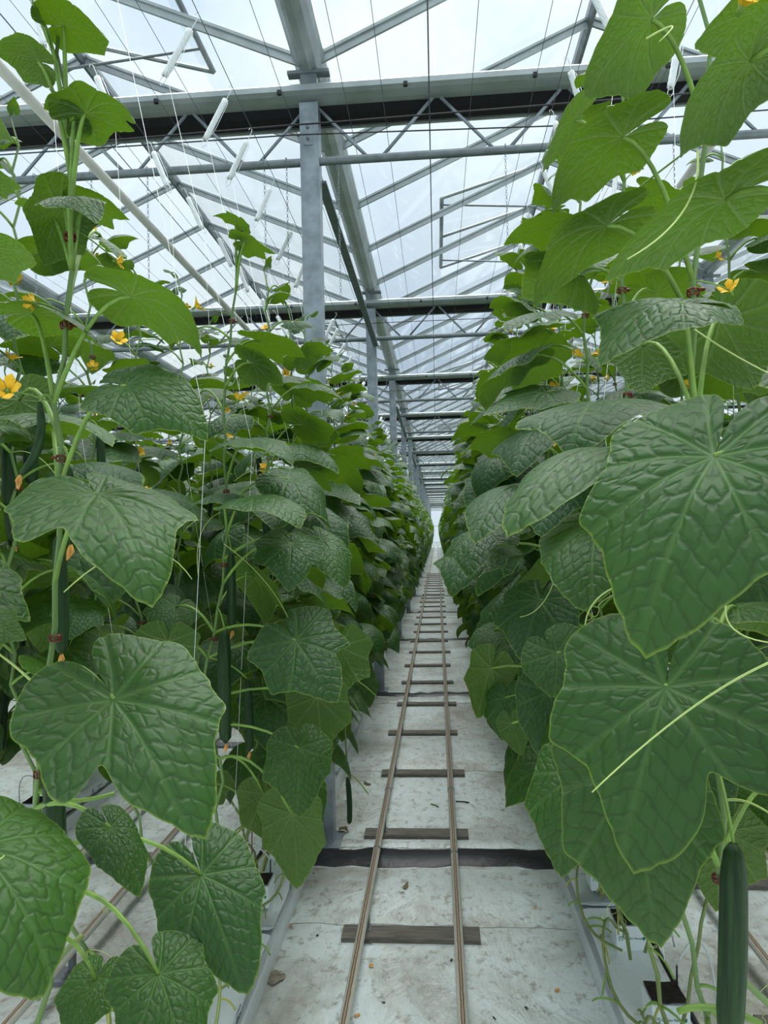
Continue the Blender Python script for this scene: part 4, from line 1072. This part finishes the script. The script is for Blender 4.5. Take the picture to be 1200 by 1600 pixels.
# --- right row, second and third plants
p = Plant('R1', 1.78, 3.1, 23, 'cucumber plant behind the big-leaved ones, right of the aisle', 'cucumber plants of the right row')
p.build_stem(); H = p.hero
H((905, 1205), (878, 1373), 1.56, 1.50, (.8, .4, .3, 0), .5, 1.0, .05, .9, 0, 0, 1.15)
H((935, 822), (912, 956), 1.52, 1.40, (.65, .8, .2, 0), .9, .9, .05, 1.1, 3, 0, 1.8)
H((945, 630), (897, 716), 1.62, 1.48, (.4, 1, .1, 0), 1.0, .6, .06, 1.35, 1, 0, 2.05)
H((880, 760), (846, 840), 1.6, 1.52, (.5, .9, .3, 0), .9, .9, .05, 1.1, 0)
H((898, 188), (852, 244), 1.66, 1.58, (-.6, .9, .2, 0), .5, .5, .05, 1.1, 1, 0, 2.7)
H((870, 1020), (940, 1110), 1.75, 1.7, (.7, .5, .2, 0), .7, .9, .05, 1.0, 3)
p.auto_leaves(0, .9, None, behind(1.72)); p.extras(3, 2, 5, 3, 1.0); p.low_stubs(8)
p.cuke(at(920, 1010, 1.72), 0, p.near_node(1.55))
p = Plant('R1', 2.24, 3.1, 24, 'cucumber plant with heart-shaped leaves hanging low, right of the aisle', 'cucumber plants of the right row')
p.build_stem(); H = p.hero
H((855, 1082), (862, 1203), 2.05, 1.98, (.8, .45, .2, 0), .5, .8, .05, .80, 3, 0, 1.25)
H((845, 938), (820, 1036), 2.05, 1.95, (.75, .6, .2, 0), .6, .7, .05, 1.15, 0, 0, 1.5)
H((790, 1090), (785, 1158), 2.3, 2.25, (.75, .4, .3, 0), .6, .9, .06, 1.0, 2, 0, 1.25)
H((768, 1044), (745, 1123), 2.36, 2.3, (-.8, .4, .1, 0), .6, .7, .06, .9, 0, 0, 1.3, 'leafpale')
H((820, 760), (742, 850), 2.05, 1.85, (.5, .85, .3, 0), .9, 1.0, .05, .9, 1, 0, 1.85)
H((850, 668), (808, 746), 2.1, 1.95, (.5, .9, .3, 0), .9, 1.0, .05, 1.0, 0, 0, 2.05)
H((760, 830), (735, 905), 2.2, 2.05, (.5, .85, .3, 0), .9, .9, .05, 1.0, 2, 0, 1.75)
H((800, 1130), (815, 1180), 2.2, 2.15, (-.8, .4, .1, 0), .5, .5, .05, .9, 1, 0, 1.2)
p.auto_leaves(0, .85, None, behind(1.9)); p.extras(4, 2, 5, 4, 1.0); p.low_stubs(8)
H((752, 858), (706, 934), 2.45, 2.3, (.6, .7, .3, 0), .9, .9, .06, .95, 0, 0, 1.7)
H((772, 985), (752, 1040), 2.5, 2.4, (.6, .6, .3, 0), .7, .9, .06, 1.0, 1, 0, 1.5)
H((778, 800), (760, 838), 2.4, 2.3, (-.6, .7, .1, 0), .7, .7, .06, 1.0, 2, 0, 1.75)
p.tendril(bez(at(868, 900, 2.0), at(850, 960, 1.95), at(812, 964, 1.95), 14))

# --- the rest of the rows
VAR = []
def variant(seed, fine):
    q = Plant('L1', 0., random.Random(seed).uniform(2.95, 3.25), seed, '', None, False)
    g = G(); g.fine = fine; q.build_stem(True, g) if False else None
    P = q.nodes; g.tube(P, q.stem_r(P[:, 2]), 4, 0)
    q.auto_leaves(2, .55, g)
    rs = q.rs
    for k in range(4):
        nd = q.near_node(q.top - rs.uniform(.1, 1.1)); a = rs.uniform(0, 6.3); c_ = nd + np.array((.05 * math.cos(a), .05 * math.sin(a), .02))
        g.add(c_ + np.array([(-.02, 0, 0), (0, -.02, .006), (.02, 0, 0), (0, .02, .006), (0, 0, -.012)]), [[(0, 1, 4), (1, 2, 4), (2, 3, 4), (3, 0, 4)]], 3)
    for k in range(2):
        nd = q.near_node(rs.uniform(.8, 2.2)); a = rs.uniform(0, 6.3); c_ = nd + np.array((.03 * math.cos(a), .03 * math.sin(a), -.02))
        g.tube([c_, c_ + np.array((0, 0, -.04)), c_ + np.array((0, 0, -.25)), c_ + np.array((.005, 0, -.29))], [.008, .018, .018, .006], 6, 1)
    g.v = [v - q.base for v in g.v]
    return g
SLOTS = ['stem', 'cuke', 'leaf', 'flower']
VARM = [variant(300 + i, 1).mesh('cucumber_plant', SLOTS) for i in range(9)]
VARG = [variant(400 + i, 0) for i in range(5)]; VARF = [variant(500 + i, 2) for i in range(5)]
counts = {'L1': 3, 'R1': 4, 'L2': 0, 'R2': 0, 'M1': 0, 'M2': 0, 'S1': 0}
GRP = {'L1': 'cucumber plants of the left row', 'L2': 'cucumber plants of the left row', 'R1': 'cucumber plants of the right row', 'R2': 'cucumber plants of the right row',
       'M1': 'cucumber plants of the second row on the left', 'M2': 'cucumber plants of the second row on the left', 'S1': 'cucumber plants of the second row on the right'}
START = {'L1': (2.92, 31, 3.5, 8.5), 'R1': (2.72, 31, 3.3, 8.5), 'L2': (1.55, 15, 2.3, 6.0), 'R2': (1.45, 15, 2.0, 5.5), 'M1': (1.9, 15, 0, 5.5), 'M2': (2.6, 10, 0, 3.0), 'S1': (2.4, 11, 0, 4.5)}
STEP = .47
hook_at = []
mass = {}
for line, (y0, yend, ya, yb) in START.items():
    y = y0; k = counts[line]
    while y < yend:
        top = rng.uniform(2.92, 3.22) + (.12 if line[0] == 'R' else 0)
        yy = y + rng.uniform(-.05, .05)
        if line == 'L1':
            for ty in TY:
                if abs(yy - ty) < .15: yy = ty + (.17 if yy > ty else -.17)
        if y < yb:
            p = Plant(line, yy, top, int(y * 100) + ord(line[0]) * 7 + int(line[1]), lab_for(line, k), GRP[line])
            hi = y < ya
            if hi:
                p.build_stem(); p.auto_leaves(0, .70 if line[1] == '1' else 1.15, None, open_floor); p.extras(3, 2, 4, 3)
                p.low_stubs(5)
            else:
                p.pg = G(); p.auto_leaves(1, .62 if line[1] == '1' else .9, None, open_floor)
                p.build_stem(False)
                if p.pg.n: tag(p.pg.obj('petiole', 'petiole', p.root), kind='stuff')
                p.extras(3, 2, 3, 2)
        else:
            o = link('cucumber_plant', VARM[rng.randrange(9)], None, (stem_x(line, .25), yy, .251))
            o.rotation_euler = (0, 0, (0 if LINES[line][2] > 0 else math.pi) + rng.uniform(-.3, .3)); o.scale = (1, 1, top / 3.05)
            tag(o, lab_for(line, k), 'plant', GRP[line])
        hook_at.append((line, yy, k)); k += 1; y += STEP
    counts[line] = k
    mass[line] = (y, YE - 2)
def mass_row(name_label, lines, VARG=VARG):
    g = G()
    for (lx, bx, out, ya, yb, step) in lines:
        y = ya
        while y < yb:
            v_ = VARG[rng.randrange(len(VARG))]; flip = 1 if out > 0 else -1
            sc = rng.uniform(.95, 1.07); off = np.array((bx, y, .251)); base_n = g.n
            for V, col, uv in zip(v_.v, v_.c, v_.u):
                g.v.append(V * np.array((flip, flip, sc)) + off); g.c.append(col); g.u.append(uv)
            for L_, T_, m_, s_ in zip(v_.l, v_.t, v_.m, v_.s): g.l.append(L_ + base_n); g.t.append(T_); g.m.append(m_); g.s.append(s_)
            g.n += sum(len(V) for V in v_.v); y += step
    o = g.obj('cucumber_plants', SLOTS); tag(o, name_label, 'plants', None, 'stuff')
mass_row('far end of the left row of cucumber plants, dense and green', [(*LINES[l], *mass[l], STEP) for l in ('L1', 'L2')], VARF)
mass_row('far end of the right row of cucumber plants, dense and green', [(*LINES[l], *mass[l], STEP) for l in ('R1', 'R2')], VARF)
mass_row('rest of the second cucumber row on the left', [(*LINES['M1'], mass['M1'][0], 50, .5), (*LINES['M2'], mass['M2'][0], 50, .55)])
mass_row('rest of the second cucumber row on the right', [(*LINES['S1'], mass['S1'][0], 45, .5), (2.6, 2.37, 1, 2.5, 40, .55)])
for i, wh in enumerate(('third', 'fourth', 'fifth', 'sixth')):
    x = -2.52 - 1.645 * (i + 1)
    mass_row(f'{wh} cucumber row on the left, seen behind the others', [(x + .2, x, 1, 3 + i, 42, .55), (x - .3, x - .03, -1, 3.2 + i, 42, .55)])
x = 2.365 + 1.645; mass_row('third cucumber row on the right, seen behind the others', [(x - .2, x, -1, 3.5, 36, .55)])

# white cord bobbins on the crop wires
def bobbin():
    rs = random.Random(9); g = G()
    for k in range(9):
        a = 2 * math.pi * k / 9; rr_ = .010
        P = [(rr_ * math.cos(a + .5 * q), rr_ * math.sin(a + .5 * q) * .8, -.06 - .02 * q - rs.uniform(0, .006)) for q in range(11)]
        g.tube(P, .0043, 4)
    return g.mesh('cord_winding', 'cord')
BOB = bobbin()
g = G(); g.tube([(.004, 0, -.06), (.004, 0, -.012), (-.002, 0, .004), (-.010, 0, .003), (-.013, 0, -.008)], .0017, 5)
g.tube([(-.004, 0, -.25), (-.008, 0, -.285), (.004, 0, -.30), (.014, 0, -.285), (.012, 0, -.255)], .0017, 5); g.tube([(.0, 0, -.06), (.02, 0, -.075), (.024, 0, -.2), (.012, 0, -.26)], .0014, 4); HOOKM = g.mesh('wire_hook', 'cord')
hk = G(); hk.tube([(0, 0, 0), (0, 0, -.06)], .002, 4); hk.tube([(0, 0, -.06), (.002, 0, -.15), (0, 0, -.27)], [.019, .023, .017], 5); hk.tube([(.01, 0, -.25), (.012, 0, -.30)], .003, 4); BOBFAR = hk.mesh('string_bobbin', 'cord')
WL = {'L1': 'over the aisle side of the left row', 'L2': 'over the far side of the left row', 'R1': 'over the aisle side of the right row', 'R2': 'over the far side of the right row'}
nhook = {}
for line, x in LW.items():
    y = 2.05 if line[1] == '1' else 2.3
    k = 0; lim = 30 if line[1] == '1' else 13
    while y < lim:
        yy = y + rng.uniform(-.1, .1); near = y < 9
        lab = f'{ORD[k]} white cord bobbin from the camera {WL[line]}' if k < 9 else f'white cord bobbin farther down {WL[line]}'
        tilt = (R(rng.uniform(-8, 8)), R({'L1': 28, 'L2': -20, 'R1': -16, 'R2': 16}[line] + rng.uniform(-6, 6)), rng.uniform(-.2, .2))
        if near:
            h_ = thing('string_bobbin', lab, 'bobbin', (x, yy, ZW - .002), 'string bobbins on the crop wires')
            for nm_, me in (('cord_winding', BOB), ('wire_hook', HOOKM)):
                o = link(nm_, me, h_); o.rotation_euler = tilt
            b_ = np.array((.012, 0, -.26)); rot = np.array(Matrix.Rotation(tilt[2], 3, 'Z') @ Matrix.Rotation(tilt[1], 3, 'Y') @ Matrix.Rotation(tilt[0], 3, 'X'))
            e_ = rot @ b_
            zt = .6; tgt = np.array((stem_x(line, zt) - x + .012, .03, zt - ZW))
            m1 = np.array((stem_x(line, 2.2) - x + .012, .02, 2.2 - ZW))
            g = G(); g.tube([e_, m1, tgt], .0008, 4); g.obj('string', 'cord', h_)
        else:
            o = link('string_bobbin', BOBFAR, None, (x, yy, ZW - .002)); o.rotation_euler = tilt
            tag(o, lab, 'bobbin', 'string bobbins on the crop wires')
        k += 1; y += .47 if line[1] == '1' else .55
    g = G(); yy = y
    while yy < 70:
        dx_ = {'L1': -.13, 'L2': .09, 'R1': .07, 'R2': -.07}[line]
        g.tube([(0, yy - y, 0), (dx_, yy - y, -.27)], .018, 3); g.tube([(dx_, yy - y, -.22), (0, yy - y, -1.2)], .002, 3); yy += .34
    tag(g.obj('string_bobbins', 'cord', None, (x, y, ZW)), f'distant white cord bobbins along the wire {WL[line]}', 'bobbins', None, 'stuff')

# ------------------------------------------------------------------ litter on the ground film
def crumple(seed, size, m_, u, v, label, name='dry_leaf', flatness=.25):
    P = at(u, v, 3.); d = P - CAM; P = CAM + d * ((.006 - HC) / d[2])
    rs = np.random.RandomState(seed)
    fl_ = leaf_flat(7, 26, seed, 1.3); V = leaf_shape(fl_, rs.uniform(-1.5, 1.5), rs.uniform(-3, 3), .25, seed, rs.uniform(.4, .8), 0, False)
    V = V * size; V[:, 2] = (V[:, 2] - V[:, 2].min()) * flatness + .001 + .006 * size / .1 * rs.rand(len(V))
    a = rs.uniform(0, 6.3); c_, s_ = math.cos(a), math.sin(a); V = V @ np.array(((c_, s_, 0), (-s_, c_, 0), (0, 0, 1)))
    g = G(); g.add(V, fl_[4], 0, True); o = g.obj(name, m_, None, (P[0], P[1], .001)); return tag(o, label, 'leaf' if 'leaf' in name else 'litter')
crumple(1, .085, 'dryleaf', 628, 1392, 'shrivelled dark leaf between the rails in front of the black strip', flatness=.8)
crumple(2, .06, 'dryleaf', 575, 1470, 'shrivelled brown-green leaf tucked by the left rail', flatness=.7)
crumple(3, .042, 'dryleaf', 773, 1422, 'small olive dry leaf beside the nearest sleeper end')
crumple(4, .085, 'drypale', 432, 1526, 'pale flat dry leaf on the film left of the rails', flatness=.12)
crumple(5, .05, 'dryleaf', 628, 1213, 'dark shrivelled leaf by the left rail at the third sleeper', flatness=.5)
crumple(6, .06, 'dryleaf', 535, 1300, 'dark shrivelled leaf by the foot of the nearest column', flatness=.8)
crumple(7, .06, 'dryleaf', 575, 1225, 'small dark dry leaf left of the rails', flatness=.5)
for i, (u, v, wh) in enumerate(((557, 1586, 'left of the left rail at the bottom'), (870, 1547, 'on the film right of the rails, lowest'), (832, 1428, 'below the vines on the right'), (838, 1418, 'by the trailing vines on the right'), (580, 1508, 'against the left rail'), (455, 1447, 'on the film left of the rails'), (668, 1440, 'on the nearest sleeper'), (765, 1350, 'right of the rails behind the black strip'))):
    crumple(20 + i, .022, 'wither', u, v, f'fallen orange petal {wh}', 'fallen_petal', .5)
for i, (u, v, wh) in enumerate(((496, 1460, 'left of the nearest sleeper'), (705, 1500, 'right of the right rail'), (822, 1573, 'at the lower right of the aisle'), (773, 1590, 'at the bottom right of the rails'), (504, 1335, 'left of the black strip'), (490, 1365, 'left of the left rail'), (708, 1253, 'behind the black strip'), (690, 1178, 'between the rails far down'), (600, 1565, 'left of the left rail, low'))):
    crumple(40 + i, .016, 'darkbit', u, v, f'tiny dark scrap {wh}', 'dark_scrap', .6)
def stick(u0, v0, u1, v1, r, m_, label, name='stem_piece'):
    Q = []
    for u, v in ((u0, v0), (u1, v1)):
        P = at(u, v, 3.); d = P - CAM; Q.append(CAM + d * ((r + .001 - HC) / d[2]))
    g = G(); g.tube(bez(np.zeros(3), (Q[1] - Q[0]) / 2 + np.array((.01, .01, 0)), Q[1] - Q[0], 6), r, 6); tag(g.obj(name, m_, None, Q[0]), label, 'litter')
stick(673, 1256, 685, 1261, .004, 'stem', 'green bit of stem lying on the film between the rails')
stick(543, 1383, 556, 1388, .003, 'stem', 'short green stem piece left of the left rail')
stick(712, 1252, 733, 1254, .004, 'darkbit', 'dark twig right of the right rail')
stick(650, 1385, 680, 1398, .003, 'dryleaf', 'thin dry stalk by the shrivelled leaf between the rails')
# a cucumber dangling low over the aisle from a bare vine
q = at(540, 1062, 3.95)
p = Plant('L1', 3.98, 1.35, 77, 'bare drooping vine with one small cucumber hanging at the aisle, left row', 'cucumber plants of the left row')
V = [(stem_x('L1', .3), 3.98, .26), (-.72, 3.97, .9), tuple(at(541, 1055, 3.95)), tuple(at(538, 1100, 3.95)), tuple(at(540, 1160, 3.95)), tuple(at(543, 1205, 3.95))]
g = G(); g.tube(np.array(V) - p.base, .0045, 6); g.obj('stem', 'oldstem', p.root)
c_ = link('cucumber', CUKES[2][0], p.root, tuple(p.local(at(543, 1214, 3.95)))); c_.scale = (1, 1, 1.0)
for u, v in ((575, 1240), (590, 1090), (565, 1120)):
    g = G(); g.tube(bez(p.local(at(541, v - 35, 3.95)), p.local(at((541 + u) / 2, v - 25, 3.95)), p.local(at(u, v, 3.9)), 6), .0035, 5); g.obj('leaf_stub', 'petiole', p.root)
